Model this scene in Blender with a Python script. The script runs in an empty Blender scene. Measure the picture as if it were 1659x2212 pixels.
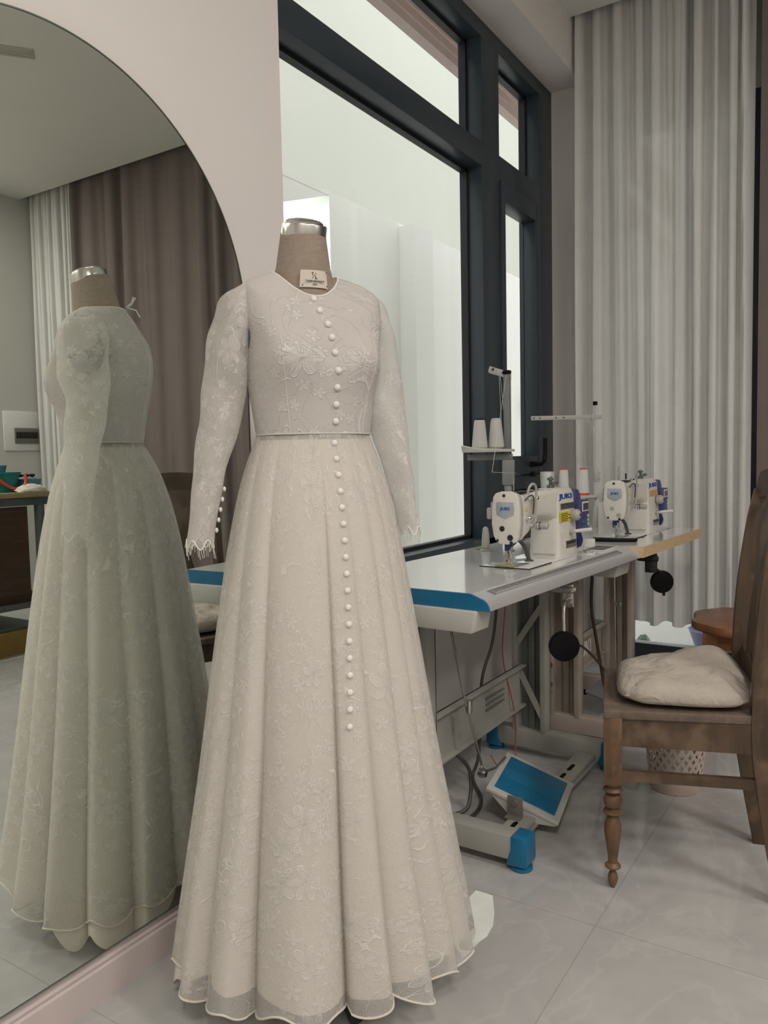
import bpy, bmesh, math, random
from math import sin, cos, pi, radians, sqrt, atan2, exp
from mathutils import Matrix, Vector
random.seed(7)
SC = bpy.context.scene
COL = SC.collection

# ------------------------------------------------------------------ camera
cam_d = bpy.data.cameras.new('camera')
cam = bpy.data.objects.new('camera', cam_d); COL.objects.link(cam)
SC.camera = cam
cam_d.sensor_fit = 'VERTICAL'; cam_d.sensor_height = 24.0
cam_d.lens = 1693.05 / 2212 * 24.0
cam_d.clip_start = .05; cam_d.clip_end = 100
RT = Vector((0.84117102, 0.54038931, -0.0202658))
DN = Vector((0.02041336, -0.06918002, -0.99739532))
FW = Vector((-0.54038376, 0.83856635, -0.06922339))
mw = Matrix.Identity(4)
for i in range(3):
    mw[i][0] = RT[i]; mw[i][1] = -DN[i]; mw[i][2] = -FW[i]
mw[2][3] = 1.15
cam.matrix_world = mw

# ------------------------------------------------------------------ world, lights, exposure
W = bpy.data.worlds.new('sky'); SC.world = W; W.use_nodes = True
bgn = W.node_tree.nodes['Background']
bgn.inputs[0].default_value = (.96, .98, 1.0, 1); bgn.inputs[1].default_value = 1.25
SC.view_settings.view_transform = 'Standard'; SC.view_settings.look = 'None'
SC.view_settings.exposure = 0.72; SC.view_settings.gamma = 1.0; SC.view_settings.use_curve_mapping = False

def area(name, loc, sx, sy, power, col, rot=(0, 0, 0)):
    d = bpy.data.lights.new(name, 'AREA'); d.shape = 'RECTANGLE'; d.size = sx; d.size_y = sy
    d.energy = power; d.color = col
    o = bpy.data.objects.new(name, d); o.location = loc; o.rotation_euler = rot; COL.objects.link(o)
    return o
FILL_LAMPS = [(.55, -.75, 26.0), (2.3, -.6, 20.0), (1.5, 1.2, 24.0), (2.95, 2.6, 14.0)]  # ceiling lamps added out of view to fill the room with light
for lx, ly, pw in FILL_LAMPS:
    area('added_ceiling_fill', (lx, ly, 3.325), .55, .55, pw, (1.0, .93, .86))
# the lit room seen through the opening across the light well
# area light added above the light well in place of open sky
area('light_well_sky_fill', (-2.75, 7.0, 6.0), 1.8, 9.0, 24.0, (1.0, 1.0, .95))
area('neighbour_room_light', (-3.95, 4.05, 3.05),   .8, .6, 17.0, (.85, .94, 1.0))

# ------------------------------------------------------------------ helpers
RM = {}
def reg(o, parent):
    if parent is not None:
        o.parent = parent; RM[o.name] = RM[parent.name]
    return o
def thing(name, label, cat, loc=(0, 0, 0), rz=0.0, group=None):
    o = bpy.data.objects.new(name, None); COL.objects.link(o)
    o.location = loc; o.rotation_euler = (0, 0, rz); o.empty_display_size = .05
    o['label'] = label; o['category'] = cat
    if group: o['group'] = group
    RM[o.name] = Matrix.Translation(loc) @ Matrix.Rotation(rz, 4, 'Z')
    return o
def tag(o, label, cat, group=None):
    o['label'] = label; o['category'] = cat
    if group: o['group'] = group
    return o
class G:
    def __init__(s):
        s.v = []; s.f = []; s.uv = []
    def add(s, vs, fs, uvs=None, M=None):
        b = len(s.v)
        for p in vs:
            p = Vector(p)
            s.v.append(M @ p if M is not None else p)
        for i, f in enumerate(fs):
            s.f.append(tuple(b + k for k in f))
            s.uv.append(uvs[i] if uvs else None)
        return s
    def box(s, x0, x1, y0, y1, z0, z1, bev=0.0, M=None, seg=2):
        if x0 > x1: x0, x1 = x1, x0
        if y0 > y1: y0, y1 = y1, y0
        if z0 > z1: z0, z1 = z1, z0
        vs = [(x0,y0,z0),(x1,y0,z0),(x1,y1,z0),(x0,y1,z0),(x0,y0,z1),(x1,y0,z1),(x1,y1,z1),(x0,y1,z1)]
        fs = [(0,3,2,1),(4,5,6,7),(0,1,5,4),(1,2,6,5),(2,3,7,6),(3,0,4,7)]
        if bev <= 0: return s.add(vs, fs, None, M)
        return s.bevel(vs, fs, bev, seg, M)
    def bevel(s, vs, fs, bev, seg=2, M=None, ang=0.5):
        bm = bmesh.new(); q = [bm.verts.new(v) for v in vs]
        for f in fs: bm.faces.new([q[i] for i in f])
        bm.normal_update()
        es = [e for e in bm.edges if len(e.link_faces) == 2 and e.calc_face_angle(0) > ang]
        bmesh.ops.bevel(bm, geom=es, offset=bev, segments=seg, affect='EDGES', profile=.5, clamp_overlap=True)
        bm.verts.index_update()
        s.add([v.co.copy() for v in bm.verts], [[v.index for v in f.verts] for f in bm.faces], None, M)
        bm.free(); return s
    def prism(s, poly, axis, a, b, bev=0.0, M=None, seg=2, ang=.5):
        # poly: list of 2D points; axis 'x','y','z' is the extrusion direction
        def P(u, v, w):
            return {'x': (w, u, v), 'y': (u, w, v), 'z': (u, v, w)}[axis]
        n = len(poly)
        vs = [P(u, v, a) for u, v in poly] + [P(u, v, b) for u, v in poly]
        fs = [tuple(range(n)), tuple(range(2*n-1, n-1, -1))] + [(i, i+n, (i+1) % n + n, (i+1) % n) for i in range(n)]
        bm = bmesh.new(); q = [bm.verts.new(v) for v in vs]
        for f in fs: bm.faces.new([q[i] for i in f])
        bmesh.ops.recalc_face_normals(bm, faces=bm.faces); bm.normal_update()
        if bev > 0:
            es = [e for e in bm.edges if e.calc_face_angle(0) > ang]
            bmesh.ops.bevel(bm, geom=es, offset=bev, segments=seg, affect='EDGES', profile=.5, clamp_overlap=True)
        bm.verts.index_update()
        s.add([v.co.copy() for v in bm.verts], [[v.index for v in f.verts] for f in bm.faces], None, M)
        bm.free(); return s
    def loft(s, rings, closed=True, cap0=False, cap1=False, uvs=None, M=None):
        n = len(rings[0]); m = len(rings)
        vs = [p for r in rings for p in r]; fs = []; uu = []
        for j in range(m-1):
            for i in range(n if closed else n-1):
                k = (i+1) % n
                ids = (j*n+i, j*n+k, (j+1)*n+k, (j+1)*n+i)
                fs.append(ids)
                uu.append([uvs[t] for t in ids] if uvs else None)
        if cap0: fs.append(tuple(range(n-1, -1, -1))); uu.append(None)
        if cap1: fs.append(tuple((m-1)*n+i for i in range(n))); uu.append(None)
        return s.add(vs, fs, uu, M)
    def tube(s, pts, r, seg=8, cap=True, M=None):
        pts = [Vector(p) for p in pts]
        if not isinstance(r, (list, tuple)): r = [r]*len(pts)
        t = (pts[1]-pts[0]).normalized()
        ref = Vector((0, 0, 1)) if abs(t.z) < .9 else Vector((1, 0, 0))
        u = t.cross(ref).normalized(); rings = []
        for i, p in enumerate(pts):
            if i == 0: t = (pts[1]-pts[0])
            elif i == len(pts)-1: t = (pts[-1]-pts[-2])
            else: t = (pts[i+1]-pts[i]).normalized() + (pts[i]-pts[i-1]).normalized()
            t = t.normalized()
            u = (u - t*u.dot(t)).normalized(); w = t.cross(u)
            rings.append([p + (u*cos(a)+w*sin(a))*r[i] for a in [2*pi*k/seg for k in range(seg)]])
        return s.loft(rings, True, cap, cap, None, M)
    def lathe(s, prof, c=(0, 0, 0), axis='z', seg=24, M=None):
        c = Vector(c); rings = []
        for r, h in prof:
            ring = []
            for k in range(seg):
                a = 2*pi*k/seg; u, v = max(r, 1e-5)*cos(a), max(r, 1e-5)*sin(a)
                ring.append(c + Vector({'z': (u, v, h), 'x': (h, u, v), 'y': (v, h, u)}[axis]))
            rings.append(ring)
        return s.loft(rings, True, True, True, None, M)
    def disc(s, r, h0, h1, c, axis='z', seg=24, bev=.0, M=None):
        if bev: pr = [(r-bev, h0), (r, h0+bev*(1 if h1 > h0 else -1)), (r, h1-bev*(1 if h1 > h0 else -1)), (r-bev, h1)]
        else: pr = [(r, h0), (r, h1)]
        return s.lathe(pr, c, axis, seg, M)
    def build(s, name, mat, parent=None, world=False, smooth=True, angle=35):
        me = bpy.data.meshes.new(name)
        Mi = RM[parent.name].inverted() if (parent is not None and world) else None
        vs = [(Mi @ v) if Mi is not None else v for v in s.v]
        me.from_pydata([tuple(v) for v in vs], [], s.f)
        if any(u is not None for u in s.uv):
            L = me.uv_layers.new(name='UVMap')
            for p, u in zip(me.polygons, s.uv):
                if u is None: continue
                for li, c in zip(p.loop_indices, u): L.data[li].uv = c
        bm = bmesh.new(); bm.from_mesh(me)
        if not getattr(s, 'keep', False): bmesh.ops.recalc_face_normals(bm, faces=bm.faces)
        bm.to_mesh(me); bm.free()
        if smooth:
            me.polygons.foreach_set('use_smooth', [True]*len(me.polygons))
            me.set_sharp_from_angle(angle=radians(angle))
        if mat: me.materials.append(mat)
        o = bpy.data.objects.new(name, me); COL.objects.link(o)
        if parent is not None: reg(o, parent)
        else: RM[o.name] = Matrix.Identity(4)
        return o
def struct(name, g, mat, parent=None, **k):
    o = g.build(name, mat, parent, **k)
    if parent is None: o['kind'] = 'structure'
    return o
def text(name, body, size, M, mat, parent, depth=.0006, spacing=1.0, world=False, squash=1.0, bold=0.0):
    c = bpy.data.curves.new('lettering', 'FONT'); c.body = body; c.size = size; c.extrude = depth
    c.align_x = 'CENTER'; c.align_y = 'CENTER'; c.space_character = spacing; c.offset = bold; c.resolution_u = 3
    t = bpy.data.objects.new('lettering', c); COL.objects.link(t)
    bpy.context.view_layer.update()
    dg = bpy.context.evaluated_depsgraph_get()
    me = bpy.data.meshes.new_from_object(t.evaluated_get(dg))
    bpy.data.objects.remove(t); bpy.data.curves.remove(c)
    if world: M = RM[parent.name].inverted() @ M
    me.transform(M @ Matrix.Diagonal((1, squash, 1, 1)))
    me.materials.clear(); me.materials.append(mat)
    o = bpy.data.objects.new(name, me); COL.objects.link(o); reg(o, parent)
    return o
def basis(o, x, y):
    x = Vector(x).normalized(); y = Vector(y); y = (y - x*y.dot(x)).normalized(); z = x.cross(y)
    M = Matrix.Identity(4)
    for i in range(3):
        M[i][0] = x[i]; M[i][1] = y[i]; M[i][2] = z[i]; M[i][3] = o[i]
    return M
def lerp(tab, x):
    # piecewise cubic-ish interpolation of a table [(x, ...)], ascending x
    if x <= tab[0][0]: return tab[0][1:]
    if x >= tab[-1][0]: return tab[-1][1:]
    for i in range(len(tab)-1):
        if tab[i][0] <= x <= tab[i+1][0]:
            t = (x-tab[i][0])/(tab[i+1][0]-tab[i][0])
            p0 = tab[max(i-1, 0)]; p1 = tab[i]; p2 = tab[i+1]; p3 = tab[min(i+2, len(tab)-1)]
            out = []
            for k in range(1, len(p1)):
                m1 = (p2[k]-p0[k])/((p2[0]-p0[0]) or 1)*(p2[0]-p1[0])
                m2 = (p3[k]-p1[k])/((p3[0]-p1[0]) or 1)*(p2[0]-p1[0])
                out.append((2*t**3-3*t*t+1)*p1[k]+(t**3-2*t*t+t)*m1+(-2*t**3+3*t*t)*p2[k]+(t**3-t*t)*m2)
            return tuple(out)

# ------------------------------------------------------------------ materials
class NT:
    def __init__(s, name):
        s.m = bpy.data.materials.new(name); s.m.use_nodes = True; s.t = s.m.node_tree; s.n = s.t.nodes
        s.n.clear(); s.out = s.n.new('ShaderNodeOutputMaterial')
    def N(s, ty, **k):
        n = s.n.new('ShaderNode'+ty)
        for a, b in k.items():
            if a.startswith('i_'): n.inputs[a[2:].replace('_', ' ')].default_value = b
            else: setattr(n, a, b)
        return n
    def L(s, a, b): s.t.links.new(a, b)
    def math(s, op, a, b=None, c=None, clamp=False):
        n = s.n.new('ShaderNodeMath'); n.operation = op; n.use_clamp = clamp
        for i, x in enumerate((a, b, c)):
            if x is None: continue
            if isinstance(x, (int, float)): n.inputs[i].default_value = x
            else: s.L(x, n.inputs[i])
        return n.outputs[0]
    def step(s, x, lo, hi):
        n = s.n.new('ShaderNodeMapRange'); n.interpolation_type = 'SMOOTHSTEP'
        s.L(x, n.inputs[0]); n.inputs[1].default_value = lo; n.inputs[2].default_value = hi
        n.inputs[3].default_value = 0; n.inputs[4].default_value = 1; return n.outputs[0]
    def ramp(s, f, stops):
        n = s.n.new('ShaderNodeValToRGB'); e = n.color_ramp.elements
        while len(e) < len(stops): e.new(.5)
        for q, (p, c) in zip(e, stops): q.position = p; q.color = (*c, 1)
        s.L(f, n.inputs[0]); return n.outputs[0]
    def princ(s, rough=.5, metal=0, **k):
        n = s.n.new('ShaderNodeBsdfPrincipled'); n.inputs['Roughness'].default_value = rough
        n.inputs['Metallic'].default_value = metal; s.L(n.outputs[0], s.out.inputs[0]); return n
def mat(name, col, rough=.5, metal=0, var=.06, nscale=18, bump=0, bscale=200, spec=None, rvar=.08, stretch=None, coat=0):
    T = NT(name); p = T.princ(rough, metal)
    tc = T.N('TexCoord'); src = tc.outputs['Object']
    if stretch:
        mp = T.N('Mapping'); mp.inputs['Scale'].default_value = stretch; T.L(src, mp.inputs[0]); src = mp.outputs[0]
    nz = T.N('TexNoise'); nz.inputs['Scale'].default_value = nscale; nz.inputs['Detail'].default_value = 4; T.L(src, nz.inputs['Vector'])
    lo = tuple(max(0, c*(1-var)) for c in col); hi = tuple(min(1, c*(1+var)) for c in col)
    T.L(T.ramp(nz.outputs[0], [(.3, lo), (.7, hi)]), p.inputs['Base Color'])
    if rvar: T.L(T.math('MULTIPLY_ADD', nz.outputs[0], rvar, rough-rvar/2), p.inputs['Roughness'])
    if spec is not None: p.inputs['Specular IOR Level'].default_value = spec
    if coat: p.inputs['Coat Weight'].default_value = coat; p.inputs['Coat Roughness'].default_value = .1
    if bump:
        n2 = T.N('TexNoise'); n2.inputs['Scale'].default_value = bscale; n2.inputs['Detail'].default_value = 3; T.L(src, n2.inputs['Vector'])
        b = T.N('Bump'); b.inputs['Strength'].default_value = bump; b.inputs['Distance'].default_value = .002
        T.L(n2.outputs[0], b.inputs['Height']); T.L(b.outputs[0], p.inputs['Normal'])
    return T.m
def wood(name, c0, c1, scale=(3, 3, 40), rough=.55, wear=None):
    T = NT(name); p = T.princ(rough)
    tc = T.N('TexCoord'); mp = T.N('Mapping'); mp.inputs['Scale'].default_value = scale; T.L(tc.outputs['Object'], mp.inputs[0])
    n1 = T.N('TexNoise'); n1.inputs['Scale'].default_value = 2.2; n1.inputs['Detail'].default_value = 7; n1.inputs['Distortion'].default_value = .8
    T.L(mp.outputs[0], n1.inputs['Vector'])
    col = T.ramp(n1.outputs[0], [(.25, c0), (.5, tuple((a+b)/2 for a, b in zip(c0, c1))), (.75, c1)])
    if wear:
        n3 = T.N('TexNoise'); n3.inputs['Scale'].default_value = 9; n3.inputs['Detail'].default_value = 6; T.L(tc.outputs['Object'], n3.inputs['Vector'])
        mx = T.N('Mix'); mx.data_type = 'RGBA'; T.L(T.step(n3.outputs[0], .52, .68), mx.inputs[0]); T.L(col, mx.inputs[6]); mx.inputs[7].default_value = (*wear, 1)
        col = mx.outputs[2]
    T.L(col, p.inputs['Base Color'])
    b = T.N('Bump'); b.inputs['Strength'].default_value = .25; b.inputs['Distance'].default_value = .002; T.L(n1.outputs[0], b.inputs['Height']); T.L(b.outputs[0], p.inputs['Normal'])
    return T.m
def cloth(name, col, trans=.35, rough=.9, bscale=900, alpha=1.0, wrinkle=0):
    T = NT(name); tc = T.N('TexCoord')
    nz = T.N('TexNoise'); nz.inputs['Scale'].default_value = 6; nz.inputs['Detail'].default_value = 5; T.L(tc.outputs['Object'], nz.inputs['Vector'])
    c = T.ramp(nz.outputs[0], [(.3, tuple(x*.96 for x in col)), (.7, tuple(min(1, x*1.03) for x in col))])
    w = T.N('TexNoise'); w.inputs['Scale'].default_value = bscale; T.L(tc.outputs['Object'], w.inputs['Vector'])
    b = T.N('Bump'); b.inputs['Strength'].default_value = .2; b.inputs['Distance'].default_value = .001; T.L(w.outputs[0], b.inputs['Height'])
    nrm = b.outputs[0]
    if wrinkle:
        w2 = T.N('TexNoise'); w2.inputs['Scale'].default_value = 14; w2.inputs['Detail'].default_value = 3; w2.inputs['Distortion'].default_value = 1.5; T.L(tc.outputs['Object'], w2.inputs['Vector'])
        b2 = T.N('Bump'); b2.inputs['Strength'].default_value = wrinkle; b2.inputs['Distance'].default_value = .01; T.L(w2.outputs[0], b2.inputs['Height']); T.L(nrm, b2.inputs['Normal']); nrm = b2.outputs[0]
    d = T.N('BsdfDiffuse'); T.L(c, d.inputs[0]); T.L(nrm, d.inputs['Normal'])
    t = T.N('BsdfTranslucent'); T.L(c, t.inputs[0]); T.L(nrm, t.inputs['Normal'])
    m = T.N('MixShader'); m.inputs[0].default_value = trans; T.L(d.outputs[0], m.inputs[1]); T.L(t.outputs[0], m.inputs[2])
    o = m.outputs[0]
    if alpha < 1:
        tr = T.N('BsdfTransparent'); m2 = T.N('MixShader'); m2.inputs[0].default_value = alpha
        T.L(tr.outputs[0], m2.inputs[1]); T.L(o, m2.inputs[2]); o = m2.outputs[0]
    T.L(o, T.out.inputs[0]); return T.m

def lace(name, net_alpha=.5, base=(.80, .77, .735), motif=(.90, .875, .85), scale=8.0, bumpd=.0012, opaque=False, motif_alpha=1.0, hem=False):
    """floral lace: five-petal flowers with veined petals, leaves and scrolling cords on a fine net"""
    T = NT(name); tc = T.N('TexCoord'); uv = tc.outputs['UV']
    # gentle distortion
    nz = T.N('TexNoise'); nz.noise_dimensions = '2D'; nz.inputs['Scale'].default_value = 9; nz.inputs['Detail'].default_value = 2; T.L(uv, nz.inputs['Vector'])
    ds = T.N('VectorMath', operation='MULTIPLY_ADD'); T.L(nz.outputs['Color'], ds.inputs[0]); ds.inputs[1].default_value = (.03, .03, 0); T.L(uv, ds.inputs[2])
    duv = ds.outputs[0]
    def flower(sc, off, n, r0, r1, thr):
        mp = T.N('Mapping'); mp.inputs['Scale'].default_value = (sc, sc, 0); mp.inputs['Location'].default_value = (off, off*1.7, 0); T.L(duv, mp.inputs[0])
        v = T.N('TexVoronoi'); v.voronoi_dimensions = '2D'; v.inputs['Scale'].default_value = 1; v.inputs['Randomness'].default_value = .8; T.L(mp.outputs[0], v.inputs['Vector'])
        d = T.N('VectorMath', operation='SUBTRACT'); T.L(mp.outputs[0], d.inputs[0]); T.L(v.outputs['Position'], d.inputs[1])
        sx = T.N('SeparateXYZ'); T.L(d.outputs[0], sx.inputs[0])
        sc3 = T.N('SeparateColor'); T.L(v.outputs['Color'], sc3.inputs[0])
        r = T.math('SQRT', T.math('ADD', T.math('MULTIPLY', sx.outputs[0], sx.outputs[0]), T.math('MULTIPLY', sx.outputs[1], sx.outputs[1])))
        a = T.math('ADD', T.math('ARCTAN2', sx.outputs[1], sx.outputs[0]), T.math('MULTIPLY', sc3.outputs[0], 6.28))
        c = T.math('ABSOLUTE', T.math('COSINE', T.math('MULTIPLY', a, n/2)))
        size = T.math('MULTIPLY_ADD', sc3.outputs[1], .35, .75)
        pr = T.math('MULTIPLY', T.math('MULTIPLY_ADD', T.math('POWER', c, .6), r1, r0), size)
        q = T.math('SUBTRACT', pr, r)                       # >0 inside
        inside = T.step(q, 0, .015)
        if thr: 
            g = T.math('GREATER_THAN', sc3.outputs[2], thr); inside = T.math('MULTIPLY', inside, g)
        rim = T.math('MULTIPLY', T.math('SUBTRACT', 1, T.step(T.math('ABSOLUTE', q), .004, .022)), g if thr else 1.0)
        vein = T.math('MULTIPLY', inside, T.step(T.math('COSINE', T.math('MULTIPLY', a, n*4)), .55, .95))
        holes = T.math('MULTIPLY', inside, T.math('SUBTRACT', 1, T.step(r, .06, .09)))
        return inside, rim, vein, holes
    i1, rim1, v1, h1 = flower(scale, 0.0, 6, .08, .27, .30)
    i2, rim2, v2, h2 = flower(scale*2.6, 3.3, 5, .04, .34, .35)
    nn = T.N('TexNoise'); nn.noise_dimensions = '2D'; nn.inputs['Scale'].default_value = scale*1.35; nn.inputs['Detail'].default_value = 1; nn.inputs['Distortion'].default_value = 1.4; T.L(uv, nn.inputs['Vector'])
    big = T.N('TexNoise'); big.noise_dimensions = '2D'; big.inputs['Scale'].default_value = scale*.38; T.L(uv, big.inputs['Vector'])
    zone = T.step(big.outputs[0], .30, .47)
    cord = T.math('MULTIPLY', T.math('SUBTRACT', 1, T.step(T.math('ABSOLUTE', T.math('SUBTRACT', nn.outputs[0], .5)), .004, .014)), zone)
    solid = T.math('MAXIMUM', T.math('MULTIPLY', i1, .30), T.math('MULTIPLY', i2, .34), clamp=True)
    solid = T.math('MULTIPLY', solid, zone)
    line = T.math('MULTIPLY', T.math('MAXIMUM', T.math('MULTIPLY', T.math('MAXIMUM', rim1, rim2), zone), cord, clamp=True), .65)
    # fine net
    net = T.N('TexVoronoi'); net.voronoi_dimensions = '2D'; net.feature = 'DISTANCE_TO_EDGE'; net.inputs['Scale'].default_value = 420; net.inputs['Randomness'].default_value = 1.0; T.L(uv, net.inputs['Vector'])
    netm = T.math('SUBTRACT', 1, T.step(net.outputs['Distance'], .06, .3))
    m = T.math('MAXIMUM', solid, line, clamp=True)
    hgt = T.math('ADD', T.math('ADD', T.math('MULTIPLY', solid, .5), line), T.math('MULTIPLY', T.math('MULTIPLY', v1, zone), -.35))
    hgt = T.math('ADD', hgt, T.math('MULTIPLY', netm, .12))
    b = T.N('Bump'); b.inputs['Strength'].default_value = .8; b.inputs['Distance'].default_value = bumpd; T.L(hgt, b.inputs['Height'])
    mx = T.N('Mix'); mx.data_type = 'RGBA'; T.L(m, mx.inputs[0]); mx.inputs[6].default_value = (*base, 1); mx.inputs[7].default_value = (*motif, 1)
    d = T.N('BsdfDiffuse'); T.L(mx.outputs[2], d.inputs[0]); T.L(b.outputs[0], d.inputs['Normal'])
    gl = T.N('BsdfGlossy'); gl.inputs['Roughness'].default_value = .45; T.L(b.outputs[0], gl.inputs['Normal']); gl.inputs[0].default_value = (.8, .8, .8, 1)
    m0 = T.N('MixShader'); T.L(T.math('MULTIPLY', m, .08), m0.inputs[0]); T.L(d.outputs[0], m0.inputs[1]); T.L(gl.outputs[0], m0.inputs[2])
    t = T.N('BsdfTranslucent'); T.L(mx.outputs[2], t.inputs[0])
    ms = T.N('MixShader'); ms.inputs[0].default_value = .08 if opaque else .3; T.L(m0.outputs[0], ms.inputs[1]); T.L(t.outputs[0], ms.inputs[2])
    o = ms.outputs[0]
    if not opaque:
        al = T.math('ADD', T.math('MULTIPLY', m, motif_alpha-net_alpha), T.math('MULTIPLY_ADD', netm, .3, net_alpha-.15), clamp=True)
        tr = T.N('BsdfTransparent'); m2 = T.N('MixShader'); T.L(al, m2.inputs[0]); T.L(tr.outputs[0], m2.inputs[1]); T.L(o, m2.inputs[2]); o = m2.outputs[0]
    T.L(o, T.out.inputs[0]); return T.m

def glass(name, tint=(.97, .972, .955), refl=.07):
    T = NT(name); tr = T.N('BsdfTransparent'); tr.inputs[0].default_value = (*tint, 1)
    g = T.N('BsdfGlossy'); g.inputs['Roughness'].default_value = .02
    lw = T.N('LayerWeight'); lw.inputs[0].default_value = .5
    m = T.N('MixShader'); T.L(T.math('MULTIPLY_ADD', T.math('POWER', lw.outputs['Facing'], 5), .45, .02), m.inputs[0]); T.L(tr.outputs[0], m.inputs[1]); T.L(g.outputs[0], m.inputs[2])
    T.L(m.outputs[0], T.out.inputs[0]); return T.m
def emis(name, col, st):
    T = NT(name); e = T.N('Emission'); e.inputs[0].default_value = (*col, 1); e.inputs[1].default_value = st; T.L(e.outputs[0], T.out.inputs[0]); return T.m

def floor_mat():
    T = NT('polished_floor_tile'); p = T.princ(.1); p.inputs['IOR'].default_value = 1.5
    tc = T.N('TexCoord'); s = T.N('SeparateXYZ'); T.L(tc.outputs['Object'], s.inputs[0])
    def grid(o, off):
        f = T.math('FRACT', T.math('MULTIPLY', T.math('ADD', o, off), 1/.83))
        d = T.math('MINIMUM', f, T.math('SUBTRACT', 1, f)); return T.math('SUBTRACT', 1, T.step(d, .0006, .0028))
    g = T.math('MAXIMUM', grid(s.outputs[0], .579), grid(s.outputs[1], -1.812+.83*4))
    n = T.N('TexNoise'); n.inputs['Scale'].default_value = .9; n.inputs['Detail'].default_value = 8; n.inputs['Distortion'].default_value = 2.2; n.inputs['Roughness'].default_value = .6; T.L(tc.outputs['Object'], n.inputs['Vector'])
    c = T.ramp(n.outputs[0], [(.3, (.40, .395, .39)), (.45, (.475, .47, .46)), (.52, (.43, .425, .42)), (.7, (.51, .505, .495))])
    v = T.N('TexNoise'); v.inputs['Scale'].default_value = 1.3; v.inputs['Detail'].default_value = 5; v.inputs['Distortion'].default_value = 3; T.L(tc.outputs['Object'], v.inputs['Vector'])
    vein = T.math('SUBTRACT', 1, T.step(T.math('ABSOLUTE', T.math('SUBTRACT', v.outputs[0], .5)), .002, .03))
    m1 = T.N('Mix'); m1.data_type = 'RGBA'; T.L(T.math('MULTIPLY', vein, .3), m1.inputs[0]); T.L(c, m1.inputs[6]); m1.inputs[7].default_value = (.56, .555, .545, 1)
    m2 = T.N('Mix'); m2.data_type = 'RGBA'; T.L(T.math('MULTIPLY', g, .55), m2.inputs[0]); T.L(m1.outputs[2], m2.inputs[6]); m2.inputs[7].default_value = (.30, .27, .24, 1)
    T.L(m2.outputs[2], p.inputs['Base Color'])
    T.L(T.math('MULTIPLY_ADD', n.outputs[0], .05, .035), p.inputs['Roughness'])
    return T.m

M = {}
M['floor'] = floor_mat()
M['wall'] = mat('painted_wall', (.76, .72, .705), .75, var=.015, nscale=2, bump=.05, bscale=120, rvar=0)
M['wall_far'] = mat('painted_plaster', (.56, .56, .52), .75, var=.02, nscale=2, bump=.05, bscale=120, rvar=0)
M['ceil'] = mat('ceiling_paint', (.74, .74, .72), .85, var=.015, nscale=1.5, rvar=0)
M['base'] = mat('baseboard_paint', (.60, .52, .51), .45, var=.02, nscale=4, rvar=.04)
M['frame'] = mat('dark_blue_aluminium', (.030, .043, .056), .38, .0, var=.08, nscale=30, rvar=.1)
M['frame2'] = mat('dark_aluminium_gasket', (.008, .010, .013), .5, var=.1)
M['glass'] = glass('window_glass')
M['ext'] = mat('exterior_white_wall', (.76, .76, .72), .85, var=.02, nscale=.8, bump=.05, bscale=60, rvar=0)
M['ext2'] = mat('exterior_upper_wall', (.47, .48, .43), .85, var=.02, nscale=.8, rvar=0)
M['slat'] = mat('pink_brown_metal_slat', (.62, .49, .45), .5, var=.05, nscale=6)
M['mirror'] = None
T = NT('mirror_glass'); g_ = T.N('BsdfGlossy'); g_.inputs[0].default_value = (.82, .87, .82, 1); g_.inputs['Roughness'].default_value = .0
T.L(g_.outputs[0], T.out.inputs[0]); M['mirror'] = T.m
M['mirror_edge'] = mat('mirror_polished_edge', (.22, .24, .22), .15, .3, var=.1)
M['sheer'] = cloth('sheer_curtain_fabric', (.74, .735, .72), trans=.15, bscale=1200, alpha=.985)
M['drape'] = cloth('mauve_drape_fabric', (.190, .160, .152), trans=.02, bscale=700)
M['lace_skirt'] = lace('lace_skirt_fabric', net_alpha=.56, scale=9.5)
M['lace_bodice'] = lace('lace_bodice_fabric', scale=10, opaque=True, base=(.60, .565, .545), motif=(.80, .77, .745), bumpd=.0026)
M['lace_sleeve'] = lace('lace_sleeve_fabric', net_alpha=.50, scale=11, motif_alpha=.97)
M['lining'] = cloth('white_lining_fabric', (.78, .73, .66), trans=.15, bscale=1500)
M['linen'] = cloth('linen_cushion_fabric', (.46, .41, .36), trans=.0, bscale=420, wrinkle=1.0)
M['trimw'] = cloth('white_trim_thread', (.86, .84, .80), trans=.1)
M['form'] = mat('dress_form_linen', (.34, .275, .225), .9, var=.10, nscale=60, bump=.5, bscale=900, stretch=(1, 1, 4))
M['steel'] = mat('brushed_steel', (.55, .53, .51), .28, 1, var=.04, rvar=.1)
M['chrome'] = mat('chrome', (.75, .75, .75), .12, 1, var=.02, rvar=.03)
M['black'] = mat('black_plastic', (.006, .006, .007), .4, var=.2, spec=.12)
M['blackm'] = mat('black_matte', (.02, .02, .022), .6, var=.2)
M['slate'] = mat('slate_armhole_plate', (.09, .10, .115), .6, var=.1)
M['top'] = mat('white_laminate', (.74, .745, .74), .09, var=.01, rvar=.03, coat=.5)
M['blue'] = mat('blue_plastic', (.010, .150, .300), .35, var=.08)
M['alu'] = mat('satin_aluminium', (.66, .66, .68), .30, .5, var=.05, nscale=60, stretch=(.1, 8, 8))
M['tick'] = mat('engraved_white_ink', (.72, .72, .72), .5, var=.02)
M['tablegray'] = mat('powder_coated_grey_steel', (.36, .36, .33), .42, var=.03)
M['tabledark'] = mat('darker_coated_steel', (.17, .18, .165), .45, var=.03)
M['tray'] = mat('cream_plastic', (.53, .52, .49), .45, var=.02)
M['beige'] = mat('beige_coated_steel', (.42, .36, .31), .42, var=.03)
M['mach'] = mat('cream_enamel', (.72, .70, .645), .28, var=.02, rvar=.05, coat=.2)
M['machg'] = mat('pearl_grey_plastic', (.42, .41, .39), .4, var=.03)
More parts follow.
